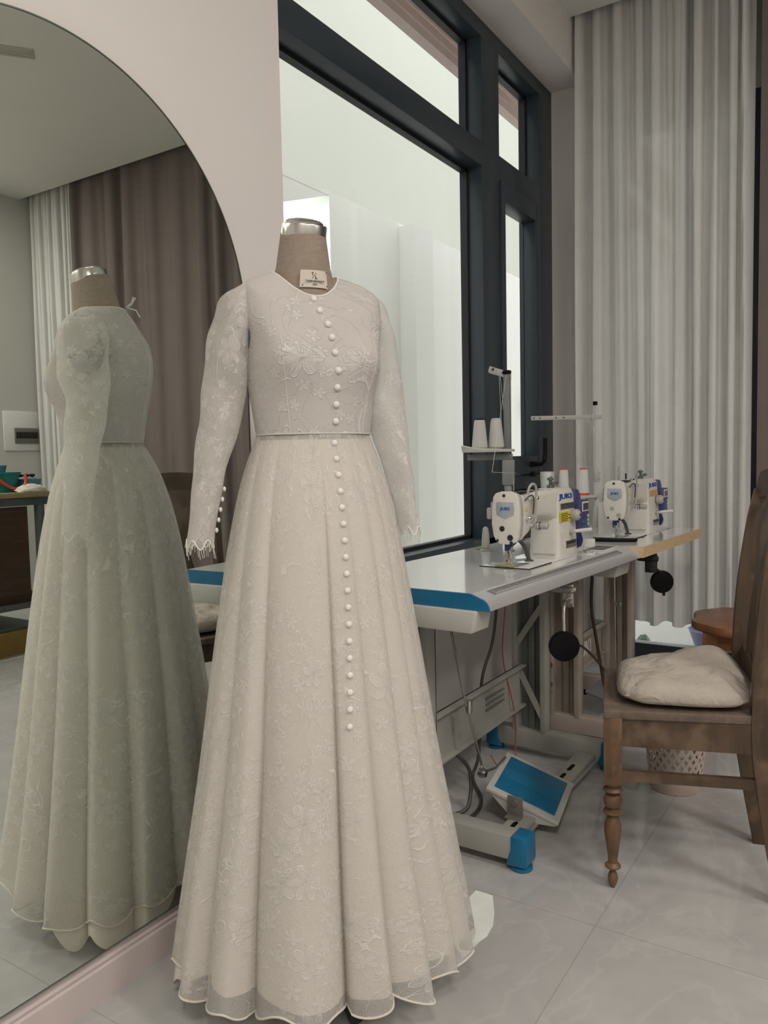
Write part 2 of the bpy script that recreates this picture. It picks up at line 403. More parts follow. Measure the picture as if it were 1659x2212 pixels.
M['navy'] = mat('navy_plastic', (.018, .025, .115), .3, var=.08)
M['navy2'] = mat('indigo_plastic', (.060, .065, .18), .35, var=.06)
M['badge'] = mat('silver_blue_badge', (.45, .50, .55), .3, .3, var=.04)
M['logo'] = mat('blue_logo_ink', (.02, .09, .35), .4, var=.03)
M['yellow'] = mat('yellow_sticker', (.70, .58, .03), .5, var=.03)
M['orange'] = mat('orange_sticker', (.62, .36, .14), .5, var=.05)
M['inkb'] = mat('black_ink', (.02, .02, .02), .6, var=.05)
M['white'] = mat('white_plastic', (.72, .72, .70), .4, var=.02)
M['screen'] = mat('grey_display', (.08, .085, .08), .15, var=.05)
M['panelink'] = mat('bright_panel_ink', (.85, .85, .82), .4, var=.01)
M['thread'] = mat('white_thread_cone', (.60, .59, .56), .9, var=.05, nscale=80, bump=.5, bscale=500, stretch=(1, 1, 30))
M['thread2'] = mat('bright_white_thread_cone', (.72, .71, .69), .9, var=.04, nscale=80, bump=.5, bscale=500, stretch=(1, 1, 30))
M['wrap'] = mat('grey_wrapped_cone', (.55, .57, .58), .35, var=.08, nscale=30, bump=.4, bscale=40)
M['red'] = mat('red_orange_plastic', (.65, .09, .03), .45, var=.04)
M['fine'] = mat('sewing_thread', (.62, .62, .62), .8, var=.02)
M['pine'] = wood('pine_edge_band', (.60, .43, .25), (.70, .54, .34), (30, 2, 30), .5)
M['chair'] = wood('worn_brown_wood', (.042, .026, .017), (.105, .064, .038), (14, 14, 2.5), .5, wear=(.145, .095, .060))
M['chairleg'] = wood('honey_brown_wood', (.085, .045, .022), (.21, .120, .062), (16, 16, 2.0), .45, wear=(.075, .042, .024))
M['chairseat'] = wood('dark_seat_wood', (.10, .072, .052), (.175, .13, .10), (3, 16, 16), .5, wear=(.20, .155, .12))
M['stool'] = wood('reddish_brown_wood', (.17, .065, .025), (.30, .13, .055), (3, 14, 3), .35)
M['basket'] = mat('dusty_pink_plastic', (.60, .49, .43), .45, var=.03)
M['bench'] = wood('dark_brown_panel', (.035, .018, .010), (.075, .040, .022), (3, 3, 14), .55)
M['benchtop'] = wood('pale_work_top', (.33, .25, .13), (.43, .34, .20), (2, 20, 2), .5)
M['metald'] = mat('grey_green_steel', (.11, .13, .13), .5, .2, var=.15)
M['yellowb'] = mat('ochre_board', (.24, .15, .03), .6, var=.1)
M['teal'] = mat('teal_plastic', (.01, .24, .24), .4, var=.06)
M['paleblue'] = mat('pale_blue_plastic', (.13, .30, .38), .35, var=.06)
M['coral'] = mat('coral_plastic', (.70, .09, .05), .45, var=.04)
M['cable'] = mat('grey_cable', (.075, .072, .068), .5, var=.05)
M['cableb'] = mat('brown_cable', (.05, .032, .025), .5, var=.05)
M['wire'] = mat('orange_red_wire', (.35, .08, .03), .5, var=.05)
M['paper'] = mat('white_label_card', (.60, .54, .47), .7, var=.02)
M['concrete'] = mat('pale_terrace', (.74, .74, .72), .8, var=.04, nscale=3)
M['grille'] = mat('grille_paint', (.50, .50, .46), .6, var=.02)
M['fillface'] = emis('fill_diffuser', (1.0, .93, .86), 1.6)
M['bag'] = mat('mint_plastic_bag', (.55, .68, .62), .35, var=.25, nscale=40)
M['basin'] = mat('lavender_plastic', (.36, .38, .66), .4, var=.05)

# ------------------------------------------------------------------ room shell
XW, XF = -1.409, -1.583
XR, YB, YC, ZC = 3.37, -1.9, 4.02, 3.36
g = G(); g.box(-1.75, XR+.1, YB-.1, 4.62, -.08, 0); struct('floor', g, M['floor'], smooth=False)
g = G(); g.box(XW-.3, XR+.1, YB-.1, YC, ZC, ZC+.30); g.box(XW-.3, XR+.1, YC, 4.75, ZC+.22, ZC+.30); struct('ceiling', g, M['ceil'], smooth=False)
g = G()
g.box(-1.72, XW, YB-.1, 1.709, 0, ZC)
g.box(-1.72, XW, 1.709, 4.22, 0, .70)
g.box(-1.72, XW, 1.709, 4.22, 3.107, ZC)
g.box(-1.72, XW, 4.22, 4.70, 0, ZC+.22)
g.box(-1.72, XW, YC, 4.22, ZC, ZC+.22)
struct('wall_left', g, M['wall'], smooth=False)
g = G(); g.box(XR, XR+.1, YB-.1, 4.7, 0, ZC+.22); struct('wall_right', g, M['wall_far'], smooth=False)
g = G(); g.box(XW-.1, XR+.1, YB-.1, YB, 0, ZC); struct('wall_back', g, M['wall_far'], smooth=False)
g = G()
g.box(XW, -1.30, 4.30, 4.40, 0, ZC+.22); g.box(3.25, XR, 4.30, 4.40, 0, ZC+.22); g.box(-1.30, 3.25, 4.30, 4.40, 2.9, ZC+.22)
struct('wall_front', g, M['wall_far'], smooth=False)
# baseboard with a moulded top
g = G(); prof = [(XW, 0), (XW+.016, 0), (XW+.016, .072), (XW+.012, .076), (XW+.014, .084), (XW+.009, .090), (XW+.010, .098), (XW+.004, .105), (XW, .105)]
g.prism(prof, 'y', YB, 1.709); struct('baseboard_left', g, M['base'], smooth=True)
g = G(); g.box(XR-.015, XR, YB, 4.26, 0, .10, .003); struct('baseboard_right', g, M['base'])

# window in the left wall ---------------------------------------------------
FD = -1.70     # outer face of the frame
w = G()
w.box(FD, XF, 1.709, 4.22, 3.035, 3.107, .003)
w.box(FD, XF, 1.709, 1.80, .70, 3.04, .003)
w.box(FD, XF, 4.035, 4.22, .70, 3.04, .003)
w.box(FD, XF, 3.340, 3.530, .70, 3.04, .003)
w.box(FD, XF, 1.79, 3.345, 2.465, 2.572, .003)
w.box(FD, XF, 3.525, 4.04, 2.455, 2.568, .003)
w.box(FD, XF, 3.525, 4.04, .975, 1.045, .003)
w.box(FD, XF, 1.79, 4.04, .70, .762, .003)
win = struct('window_1', w, M['frame'])
g = G()
for (a, b, c, d) in ((1.80, 3.34, 2.572, 3.035), (3.53, 4.035, 2.568, 3.035), (1.80, 3.34, .762, 2.465), (3.53, 4.035, .762, .975)):
    t = .016
    g.box(-1.688, -1.655, a, b, d-t, d); g.box(-1.688, -1.655, a, b, c, c+t); g.box(-1.688, -1.655, a, a+t, c, d); g.box(-1.688, -1.655, b-t, b, c, d)
g.build('gasket', M['frame2'], win)
for (a, b, c, d) in ((1.80, 3.34, 2.572, 3.035), (3.53, 4.035, 2.568, 3.035), (1.80, 3.34, .762, 2.465), (3.53, 4.035, .762, .975)):
    G().box(-1.674, -1.668, a, b, c, d).build('window_pane', M['glass'], win, smooth=False)
sa = G(); a, b, c, d = 3.535, 4.030, 1.05, 2.45
ia, ib, ic, idd = 3.580, 3.965, 1.144, 2.366
sa.box(-1.66, XF+.008, a, ia, c, d, .003); sa.box(-1.66, XF+.008, ib, b, c, d, .003)
sa.box(-1.66, XF+.008, ia-.002, ib+.002, idd, d, .003); sa.box(-1.66, XF+.008, ia-.002, ib+.002, c, ic, .003)
sash = sa.build('window_sash', M['frame'], win)
G().box(-1.648, -1.642, ia, ib, ic, idd).build('sash_pane', M['glass'], sash, smooth=False)
h = G(); h.box(XF+.008, XF+.022, 3.86, 3.93, 1.085, 1.115, .004); h.tube([(XF+.02, 3.90, 1.10), (XF+.05, 3.915, 1.10), (XF+.055, 3.945, 1.115), (XF+.055, 3.955, 1.16), (XF+.055, 3.955, 1.235)], .011, 8)
h.box(XF+.008, XF+.020, 3.87, 3.92, 1.035, 1.06, .003)
h.build('sash_handle', M['black'], sash)

# glazed door in the front wall ----------------------------------------------
d = G()
d.box(-1.30, 3.25, 4.30, 4.37, 0, .112, .004)
d.box(-1.30, 3.25, 4.30, 4.37, 2.82, 2.90, .004)
for x0, x1 in ((-1.30, -1.21), (-.66, -.44), (.55, .63), (1.75, 1.83), (3.17, 3.25)):
    d.box(x0, x1, 4.30, 4.37, .10, 2.83, .004)
door = struct('door_1', d, M['frame'])
for x0, x1 in ((-1.21, -.66), (-.44, .55), (.63, 1.75), (1.83, 3.17)):
    G().box(x0, x1, 4.332, 4.338, .112, 2.82).build('door_pane', M['glass'], door, smooth=False)

# ------------------------------------------------------------------ outside
g = G(); g.box(-8, -1.73, -6, 14, -.2, -.1); g.box(-1.75, 8, 4.62, 14, -.2, -.03); struct('terrain', g, M['concrete'], smooth=False); bpy.data.objects['terrain'].name = 'ground'
g = G()
YE = 4.50
g.box(-3.5, -3.3, YE, 13, -.1, 2.97)
g.box(-3.5, -3.3, -5, YE, -.1, 2.36)
g.box(-3.5, -3.3, -5, 3.0, 2.3, 2.97)
g.box(-3.155, -3.3, 5.42, 5.71, -.1, 2.97)
# header over the opening, sloping underside
g.prism([(2.9, 2.42), (YE, 2.9698), (2.9, 2.9698)], 'x', -3.32, -3.302)
g.box(-4.2, -3.3, -5, 13, 2.97, 3.0)
struct('wall_outside', g, M['ext'], smooth=False)
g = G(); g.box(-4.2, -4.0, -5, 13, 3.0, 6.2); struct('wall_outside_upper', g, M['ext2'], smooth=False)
g = G(); g.box(-1.70, 8, 4.75, 6.4, 3.68, 3.78); g.box(-1.6, 8, 7.2, 7.4, -.1, 4.2); struct('wall_added_shade', g, M['ext'], smooth=False)  # unseen canopy and wall added to dim the daylight behind the door
# lit neighbour room behind the opening
g = G(); g.box(-4.55, -4.5, 2.9, 4.8, 2.2, 2.97); g.box(-4.5, -3.5, 4.75, 4.8, 2.2, 2.97); g.box(-4.5, -3.5, 2.9, 4.8, 2.2, 2.25)
struct('wall_neighbour', g, M['ext'], smooth=False)
bpy.data.objects['neighbour_room_light'].location = (-3.95, 4.05, 2.93)
t = thing('downlight', 'round lit downlight in the bright room seen beyond the dress form neck', 'light', (-4.47, 4.55, 2.87))
G().disc(.045, 0, .012, (0, 0, 0), 'x', 24).build('lamp_face', emis('downlight_glow', (1, 1, 1), 3.0), t)
G().lathe([(.045, 0), (.052, 0), (.052, .008), (.045, .012)], (0, 0, 0), 'x', 24).build('trim_ring', M['white'], t)
# eave slats
e = thing('eave_louvre', 'pinkish brown slatted eave outside the top of the window', 'louvre', (-2.0, 4, 3.25))
for i in range(4):
    z0 = 3.235+i*.085
    G().prism([(-2.05-i*.03, z0), (-2.0-i*.03, z0+.008), (-2.0-i*.03, z0+.052), (-2.05-i*.03, z0+.044)], 'y', .5, 9.0).build('slat', M['slat'], e, world=True)
G().box(-2.02, -1.73, .5, 9.0, 3.60, 3.64).build('soffit_board', M['slat'], e, world=True)
# wall lamp outside
t = thing('wall_lamp', 'small white box wall lamp outside, seen through the narrow casement', 'lamp', (-3.30, 8.0, 1.66))
G().box(0, .03, -.09, .09, -.09, .09, .006).build('back_plate', M['white'], t)
G().box(.02, .16, -.10, .10, -.06, .10, .01).build('lamp_body', mat('lamp_white_enamel', (.40, .46, .52), .4), t)
G().lathe([(.03, -.10), (.035, -.06)], (.09, 0, 0), 'z', 16).build('lamp_socket', M['white'], t)
# things on the terrace behind the glazed door
def crumple(cx, cy, sx, sy, sz, seed):
    rnd = random.Random(seed); n, m = 20, 9; rings = []
    for j in range(m):
        v = j/(m-1)*pi/2; ring = []
        for i in range(n):
            a = 2*pi*i/n; k = 1+.22*(rnd.random()-.5)
            ring.append((cx+sx*cos(a)*cos(v)*k, cy+sy*sin(a)*cos(v)*k, -.03+sz*sin(v)*k))
        rings.append(ring)
    return G().loft(rings, True, True, True)
tag(crumple(-1.21, 4.72, .05, .04, .09, 2).build('plastic_bag', M['bag'], angle=60), 'crumpled mint and clear plastic bag on the terrace below the curtain hem', 'bag')
t = G(); t.lathe([(.10, -.03), (.14, .09), (.148, .095), (.140, .095), (.095, -.02)], (-.85, 4.90, 0), 'z', 28)
tag(t.build('basin', M['basin']), 'lavender plastic basin on the terrace beside the wooden stool', 'basin')

# ------------------------------------------------------------------ curtains
def curtain(name, x0, x1, y, z0, z1, folds, amp, seed, m, label, gather=0.0, hemvar=.01, tlabel=None):
    rnd = random.Random(seed)
    edges = [0.0]
    for i in range(folds): edges.append(edges[-1] + .45 + rnd.random()*1.1)
    edges = [e/edges[-1] for e in edges]
    hts = [(.45+.75*rnd.random()) * (1 if i % 2 else -1) for i in range(folds+1)]
    drift = [(rnd.random()-.5)*1.2/folds for i in range(folds+1)]; drift[0] = drift[-1] = 0
    n = folds*10; rows = 26; rings = []; uvs = []
    for j in range(rows):
        v = j/(rows-1); z = z0+(z1-z0)*v
        row = []
        ee = [e+dr*gather*max(0, v-.35)/.65 for e, dr in zip(edges, drift)]
        for i in range(n+1):
            u = i/n
            k = 0
            while k < folds-1 and u > ee[k+1]: k += 1
            s = (u-ee[k])/max(1e-4, ee[k+1]-ee[k]); s = min(1, max(0, s))
            c = (1-cos(pi*s))/2
            c = c*.55+(3*c*c-2*c**3)*.45
            yy = hts[k]*(1-c)+hts[k+1]*c
            A = amp*(.75+.25*sin(v*2.2+k*1.7))
            if v > .93: A *= 1-.45*(v-.93)/.07
            # overhang: shift x a little along the fold so pleats turn under
            xx = x0+(x1-x0)*u + .35*amp*sin(2*pi*s)*.35
            row.append((xx, y+yy*A+.004*sin(9*v+k), z + (hemvar*sin(u*folds*2.1+seed) if j == 0 else 0)))
        rings.append(row)
    g = G(); g.keep = True
    g.loft(rings, False)
    o = g.build(name, m, angle=80)
    tag(o, label, 'curtain'); return o
sh = curtain('sheer_curtain', -1.39, -.556, 4.085, .275, ZC+.19, 19, .046, 5, M['sheer'], 'pale grey white sheer curtain with many pleats hanging beside the window above the table', .9)
md = curtain('blackout_drape', -.525, 2.76, 4.10, .03, ZC+.19, 30, .055, 9, M['drape'], 'heavy mauve brown drape hanging across the glazed door, reflected in the mirror', .1)
s2 = curtain('sheer_curtain', 2.74, 3.34, 4.11, .03, ZC+.19, 20, .04, 12, M['sheer'], 'pale sheer curtain reflected in the mirror between the mauve drape and the wall corner', .9)
# ------------------------------------------------------------------ mirror
XM = -1.389
t = thing('wall_mirror', 'large arched frameless mirror leaning flat on the pinkish wall behind the dress', 'mirror', (XW, .9, .105))
yc, zc, r = 1.003636, 1.48824, .5216
pts = [(yc+r*cos(a), zc+r*sin(a)) for a in [pi*k/72 for k in range(73)]]
pts += [(yc-r, .107), (yc+r, .107)]
g = G(); n = len(pts)
g.add([(XM, p, q) for p, q in pts], [tuple(range(n))]); g.build('mirror_face', M['mirror'], t, world=True, smooth=False)
g = G(); out = [(XM, p, q) for p, q in pts]
inn = []
for p, q in pts:
    dx, dz = p-yc, q-(zc if q > zc else q); L = max(1e-6, sqrt(dx*dx+dz*dz)); inn.append((XM+.0012, p-dx/L*.003, q-dz/L*.003 + (.0 if q > .2 else .003)))
out2 = [(XM+.0012, p, q) for p, q in pts]; bk = [(XW+.001, p, q) for p, q in pts]
vs = inn+out2+bk; fs = []
for i in range(n):
    k = (i+1) % n; fs += [(i, k, n+k, n+i), (n+i, n+k, 2*n+k, 2*n+i)]
g.add(vs, fs); g.build('mirror_edge', M['mirror_edge'], t, world=True, smooth=False)

# ------------------------------------------------------------------ electric panel, ceiling fittings
t = thing('electric_panel', 'flush electric breaker panel with a grey window on the far wall, seen in the mirror', 'panel', (XR, 3.96, 1.40))
G().box(-.010, 0, -.19, .17, -.13, .20, .003).build('cover_plate', M['white'], t)
G().box(-.022, -.008, -.10, .115, -.07, .06, .004).build('panel_door', mat('smoked_panel_window', (.16, .15, .125), .3), t)
g = G()
for i in range(8): g.box(-.030, -.021, -.075+i*.021, -.060+i*.021, -.02, .02, .002)
g.box(-.026, -.021, -.09, .105, -.026, .026)
g.build('breaker_row', M['blackm'], t)
t = thing('air_vent', 'long white air vent flush in the ceiling, reflected at the mirror top', 'vent', (1.22, 2.60, ZC), radians(-52))
G().box(-.12, .25, -.055, .055, -.006, 0, .003).build('vent_frame', M['grille'], t)
g = G()
for i in range(4): g.box(-.105, .235, -.036+i*.020, -.026+i*.020, -.011, -.004)
g.build('louvre_blade', M['grille'], t)
for i, (lx, ly, lab) in enumerate([(FILL_LAMPS[0][0], FILL_LAMPS[0][1], 'added unseen ceiling fill panel nearest the mirror wall behind the camera'), (FILL_LAMPS[1][0], FILL_LAMPS[1][1], 'added unseen ceiling fill panel behind the camera near the far wall'), (FILL_LAMPS[2][0], FILL_LAMPS[2][1], 'added unseen ceiling fill panel above the middle of the room'), (FILL_LAMPS[3][0], FILL_LAMPS[3][1], 'added unseen ceiling fill panel near the corner curtains')]):
    t = thing('added_ceiling_panel', lab, 'light', (lx, ly, ZC), 0, 'added ceiling fill panels')  # unseen panel added around each fill lamp
    g = G()
    for a, b, c, d in ((-.31, .31, -.31, -.28), (-.31, .31, .28, .31), (-.31, -.28, -.28, .28), (.28, .31, -.28, .28)): g.box(a, b, c, d, -.03, 0, .002)
    g.build('light_frame', M['white'], t)
    G().box(-.28, .28, -.28, .28, -.026, -.016).build('diffuser', M['fillface'], t, smooth=False)
# ------------------------------------------------------------------ dress form and dress
DX, DY = -1.045, 1.3475
DROT = atan2(.85171, .52401)
LX = Vector((.52401, .85171, 0)); LY = Vector((-.85171, .52401, 0))
# rings: t, a, bfront, bback, zside, zfront, zback
TR = [(0, .073, .073, .066, 1.538, 1.482, 1.545), (1, .101, .086, .084, 1.531, 1.460, 1.517), (2, .132, .096, .100, 1.518, 1.438, 1.480),
      (3, .152, .102, .112, 1.498, 1.420, 1.452), (4, .155, .110, .120, 1.452, 1.392, 1.415), (5, .143, .119, .120, 1.395, 1.360, 1.375),
      (6, .141, .121, .113, 1.335, 1.330, 1.335), (7, .134, .106, .100, 1.275, 1.272, 1.275), (8, .124, .098, .088, 1.200, 1.200, 1.200)]
def torso(t, a, k=1.0):
    A, bf, bb, zs, zf, zb = lerp(TR, t)
    c, s = cos(a), sin(a)
    b = bf if s < 0 else bb
    e = .92
    x = A*abs(c)**e*(1 if c >= 0 else -1); y = b*abs(s)**e*(1 if s >= 0 else -1)
    wgt = s*s
    z = zs*(1-wgt)+(zf if s < 0 else zb)*wgt
    if s < 0:
        for bx in (-1, 1):
            da = a-(-pi/2+bx*.62)
            bump = .018*exp(-(da/.42)**2)*exp(-((t-5.4)/1.25)**2)
            x += bump*c; y += bump*s
        cl = .010*exp(-((a+pi/2)/.25)**2)*exp(-((t-5.3)/1.1)**2); y += cl
    return Vector((x*k-.016*max(0, 1-t/3), y*k, z))
form = thing('dress_form', 'beige linen dress form with steel neck cap wearing the white lace dress', 'mannequin', (DX, DY, 0), DROT)
g = G(); g.loft([[torso(t/4, 2*pi*i/56, .925) for i in range(56)] for t in range(0, 33)], True, True, False)
hips = []
for z, A, b in ((1.14, .125, .092), (1.05, .145, .11), (.95, .160, .120), (.86, .150, .115), (.82, .10, .08)):
    hips.append([(A*cos(2*pi*i/56), b*sin(2*pi*i/56), z) for i in range(56)])
g.loft([[torso(8, 2*pi*i/56, .925) for i in range(56)]]+hips, True, False, True)
g.build('torso', M['form'], form)
# neck, tilted slightly forward
def neck_ring(z, rx, ry, cx, cy, tilt=0):
    return [(cx+rx*cos(2*pi*i/40), cy+ry*sin(2*pi*i/40), z+tilt*sin(2*pi*i/40)*ry) for i in range(40)]
g = G(); nk = [(1.465, .080, .080, -.014, .01), (1.49, .074, .074, -.014, .006), (1.52, .066, .066, -.014, .002), (1.55, .0575, .058, -.015, -.005), (1.59, .0515, .052, -.016, -.011), (1.620, .047, .048, -.017, -.016)]
g.loft([neck_ring(z, a, b, cx, cy, .25*(z-1.47)/.15) for z, a, b, cx, cy in nk], True, True, True)
neck = g.build('neck', M['form'], form)
g = G()
Mt = Matrix.Translation((-.017, -.018, 1.620)) @ Matrix.Rotation(.25, 4, 'X')
g.lathe([(.0475, -.008), (.0475, .016), (.0465, .018), (.040, .018), (.040, .022), (.0385, .0235), (.033, .027), (.018, .030), (0, .031)], (0, 0, 0), 'z', 48, Mt)
g.build('neck_cap', M['steel'], form)
for sx in (-1, 1):
    g = G(); Ms = Matrix.Translation((sx*.139, .012, 1.425)) @ Matrix.Diagonal((1, .90, 1.15, 1))
    g.lathe([(.050, -.006), (.050, .004), (.046, .007), (0, .010)] if sx > 0 else [(.050, .006), (.050, -.004), (.046, -.007), (0, -.010)], (0, 0, 0), 'x', 32, Ms)
    g.build('armhole_plate', M['slate'], form)
# pole and stand
g = G(); g.tube([(0, 0, .06), (0, 0, .85)], .016, 16); g.build('pole', M['black'], form)
g = G()
for k in range(4):
    a = radians(-4+90*k)
    L_ = .365 if k == 0 else .20
    c, s = cos(a), sin(a)
    g.tube([(0, 0, .055), (c*.08, s*.08, .05), (c*L_*.8, s*L_*.8, .028), (c*L_, s*L_, .02)], [.018, .02, .02, .017], 12)
g.build('stand_foot', M['blackm'], form)
# label on the neck (towards the front)
la = -pi/2-.02
nrm = Vector((cos(la), sin(la), .12)).normalized()
rt = Vector((-sin(la), cos(la), 0)).normalized()
P0 = Vector((.010, -.0735, 1.518))
rows = []
for j in range(5):
    row = []
    for i in range(9):
        u = (i/8-.5)*.058; v = (j/4-.5)*.035
        ang = la+u/.068; zz = 1.523+v
        R_ = (.0735 - (zz-1.505)*.18)*1.0
        cy = 0.006-(zz-1.505)*.18
        row.append(Vector((cos(ang)*R_-.014, cy+sin(ang)*R_-.0025, zz-.006)))
    rows.append(row)
g = G(); g.keep = True; g.loft(rows, False); lab = g.build('label_card', M['paper'], form, smooth=True)
base_ = basis(Vector(rows[2][4])+nrm*.0012, rt, Vector((0, 0, 1)) - nrm*nrm.z)
def lab_text(name, s_, size, dx, dz, **k):
    return text(name, s_, size, base_ @ Matrix.Translation((dx, dz, 0)), M['inkb'], lab, depth=.0004, **k)
lab_text('label_lettering', 'T', .0085, -.0035, .0095, bold=.0002); lab_text('label_lettering', 'L', .0085, .0035, .0025, bold=.0002)
lab_text('label_lettering', 'TULINH BOUTIQUE', .0043, 0, -.0055, spacing=1.08, bold=.00012); lab_text('label_lettering', 'by DESIGNER', .0017, 0, -.0115, bold=.0001)
g = G(); g.tube([(-.0045, .001, 0), (.0045, .0125, 0)], .0004, 6, M=base_); g.build('label_slash', M['inkb'], lab)
for u, v in ((-.0265, -.0145), (.0265, -.0145), (.0265, .0145)): G().lathe([(.0009, -.0035), (.0009, .0008), (0, .0012)], (u, v, 0), 'z', 8, base_).build('label_pin', M['inkb'], lab)

dress = thing('wedding_dress', 'long sleeved white lace wedding dress with covered buttons and full skirt', 'dress', (DX, DY, 0), DROT)
NB = 96
def torso_loft(k, t0, t1, steps, off=0.0):
    rings = []; uvs = []
    for j in range(steps+1):
        t = t0+(t1-t0)*j/steps; ring = []
        for i in range(NB+1):
            a = pi/2+2*pi*i/NB
            a2 = (a+pi) % (2*pi)-pi
            p = torso(t, a2, k); ring.append(p); uvs.append((a2*.125 if True else 0, p.z))
        rings.append(ring)
    # continuous u for uv
    uvs = [((pi/2+2*pi*(n % (NB+1))/NB)*.125, v) for n, (u, v) in enumerate(uvs)]
    return rings, uvs
rings, uvs = torso_loft(1.0, 0, 8, 44)
g = G(); g.keep = False; g.loft(rings, False, uvs=uvs); bod = g.build('bodice', M['lace_bodice'], dress, angle=70)
# neckline facing edge
g = G(); g.tube([torso(0, 2*pi*i/60, 1.0) for i in range(61)], .0018, 6, False); g.build('neckline_edge', M['trimw'], dress)
# waist seam
g = G(); g.tube([torso(7.97, 2*pi*i/72, 1.003) for i in range(73)], .0013, 6, False); g.build('waist_seam', M['lining'], dress)
# princess seams
for sgn in (-1, 1):
    g = G(); g.tube([torso(t/4, -pi/2+sgn*.66, 1.001) for t in range(18, 33)], .0008, 5, False); g.build('princess_seam', M['lining'], dress)
# back zipper with two small ribbon ends
g = G(); g.tube([torso(t/4, pi/2, 1.004) for t in range(0, 33)], .0016, 6, False)
g.build('zipper', M['lining'], dress)
g = G(); g.tube([(0, .068, 1.553), (.006, .080, 1.565), (.004, .086, 1.580)], .002, 6); g.tube([(0, .070, 1.552), (-.012, .085, 1.556), (-.022, .100, 1.572)], .002, 6); g.tube([(0, .070, 1.552), (.004, .092, 1.545), (.008, .100, 1.528)], .002, 6)
g.build('zipper_ribbon', M['trimw'], dress)

# skirt ------------------------------------------------------------------
WT = [(.03, .350, .315, .285), (.136, .335, .300, .275), (.30, .306, .272, .262), (.515, .266, .240, .240), (.726, .232, .208, .212), (.933, .197, .172, .182),
      (1.036, .176, .150, .160), (1.10, .160, .132, .140), (1.15, .144, .115, .118), (1.20, .125, .0985, .0885)]
VAL = [-183, -163, -141, -101, -84.5, -68, -54, -40, -24, -2, 22, 48, 74, 100, 126, 152, 177]   # degrees, valleys between folds
DEP = [.7, 1.0, 1.15, .8, .9, .9, .85, .8, .8, 1, 1, 1, 1, 1, 1, 1]
def skirt_pt(a, z, kk=1.0, fold=1.0, skew=1.0):
    A, bf, bb = lerp(WT, z)
    T_ = (1.20-z)/1.17
    deg = math.degrees(a)
    while deg < VAL[0]: deg += 360
    while deg >= VAL[0]+360: deg -= 360
    f = 1.0; sh = 0
    for i in range(len(VAL)-1):
        if VAL[i] <= deg < VAL[i+1]:
            s = (deg-VAL[i])/(VAL[i+1]-VAL[i])
            f = sin(pi*s**1.25)**.62 if 0 < s < 1 else 0
            sh = DEP[i]*(sin(pi*s)**2)
            f = 1-(1-f)*DEP[i]
            wdt = (VAL[i+1]-VAL[i])/25
            break
    else:
        wdt = 1
    depth = fold*(.004+.16*T_**.75)*(min(1.2, .6+.4*wdt))
    k = kk*(1-depth*(1-f)+.0*sh)
    # soft secondary ripples
    k *= 1+.010*T_*sin(9*a+2.0+3*z)+.006*T_*sin(23*a+5*z)
    a2 = a+radians(4.5)*sh*T_*skew
    c, s_ = cos(a2), sin(a2); b = bf if s_ < 0 else bb
    return Vector((A*c*k, b*s_*k, z))
NS = 384
def skirt_mesh(zt, zb_fn, rows, kk, fold, skew=1.0):
    rings = []; uvs = []
    for j in range(rows+1):
        v = j/rows; ring = []
        for i in range(NS+1):
            a = pi/2+2*pi*i/NS; a2 = (a+pi) % (2*pi)-pi
            zb = zb_fn(a2); z = zt+(zb-zt)*v
            ring.append(skirt_pt(a2, z, kk, fold, skew)); uvs.append((a*.30, z))
        rings.append(ring)
    return G().loft(rings, False, uvs=uvs)
def hem(a):
    return .088+.008*sin(3*a+1)+.006*sin(11*a)+.010*sin(17*a+2)
def hem_l(a):
    base = .118+.006*sin(4*a)
    d_ = math.degrees(a) % 360
    # the lining hangs longer towards the mirror side
    dip = exp(-((d_-150)/22)**2)+.75*exp(-((d_-181)/7)**2)
    return max(.004, base-.114*dip)
sk = skirt_mesh(1.20, hem, 72, 1.0, 1.0); skirt = sk.build('lace_skirt', M['lace_skirt'], dress, angle=80)
def liner_fn(a): return hem_l(a)
sl = skirt_mesh(1.19, liner_fn, 60, .972, .95, 1.0); sl.build('skirt_lining', M['lining'], dress, angle=80)
g = G(); g.tube([skirt_pt((pi/2+2*pi*i/NS), hem(((pi/2+2*pi*i/NS)+pi) % (2*pi)-pi), 1.002) for i in range(NS+1)], .0022, 6, False)
g.build('hem_trim', M['lining'], skirt)
# cloth tip of the lining peeking out at the left front
# sleeves -------------------------------------------------------------------
def sleeve(sg, path, cuff_s):
    # path rows: z, cx, rx, ry, cy
    tab = sorted([(-p[0],)+p[1:] for p in path]); zt, zb = path[0][0], path[-1][0]
    rings = []; uvs = []; n = 40; rows = 56
    for j in range(rows+1):
        z = zt+(zb-zt)*j/rows; cx, rx, ry, cy = lerp(tab, -z); ring = []
        for i in range(n+1):
            a = pi/2+2*pi*i/n
            zz = z
            top = max(0, (z-1.40)/.10)**1.5
            # the cap leans in to the shoulder
            zz += top*.009*cos(a)*(-sg)
            if j >= rows-2: zz += (j-rows+2)/2*(.010*sin(a*5+1)-.004)
            wr = 1+.03*sin(z*60+a*2)+.035*sin(3*a+z*22)
            ring.append((cx*sg+rx*cos(a)*wr, cy+ry*sin(a)*wr, zz)); uvs.append((a*.05+sg*2, zz))
        rings.append(ring)
    g = G().loft(rings, False, uvs=uvs)
    o = g.build('sleeve', M['lace_sleeve'], dress, angle=80)
    return rings
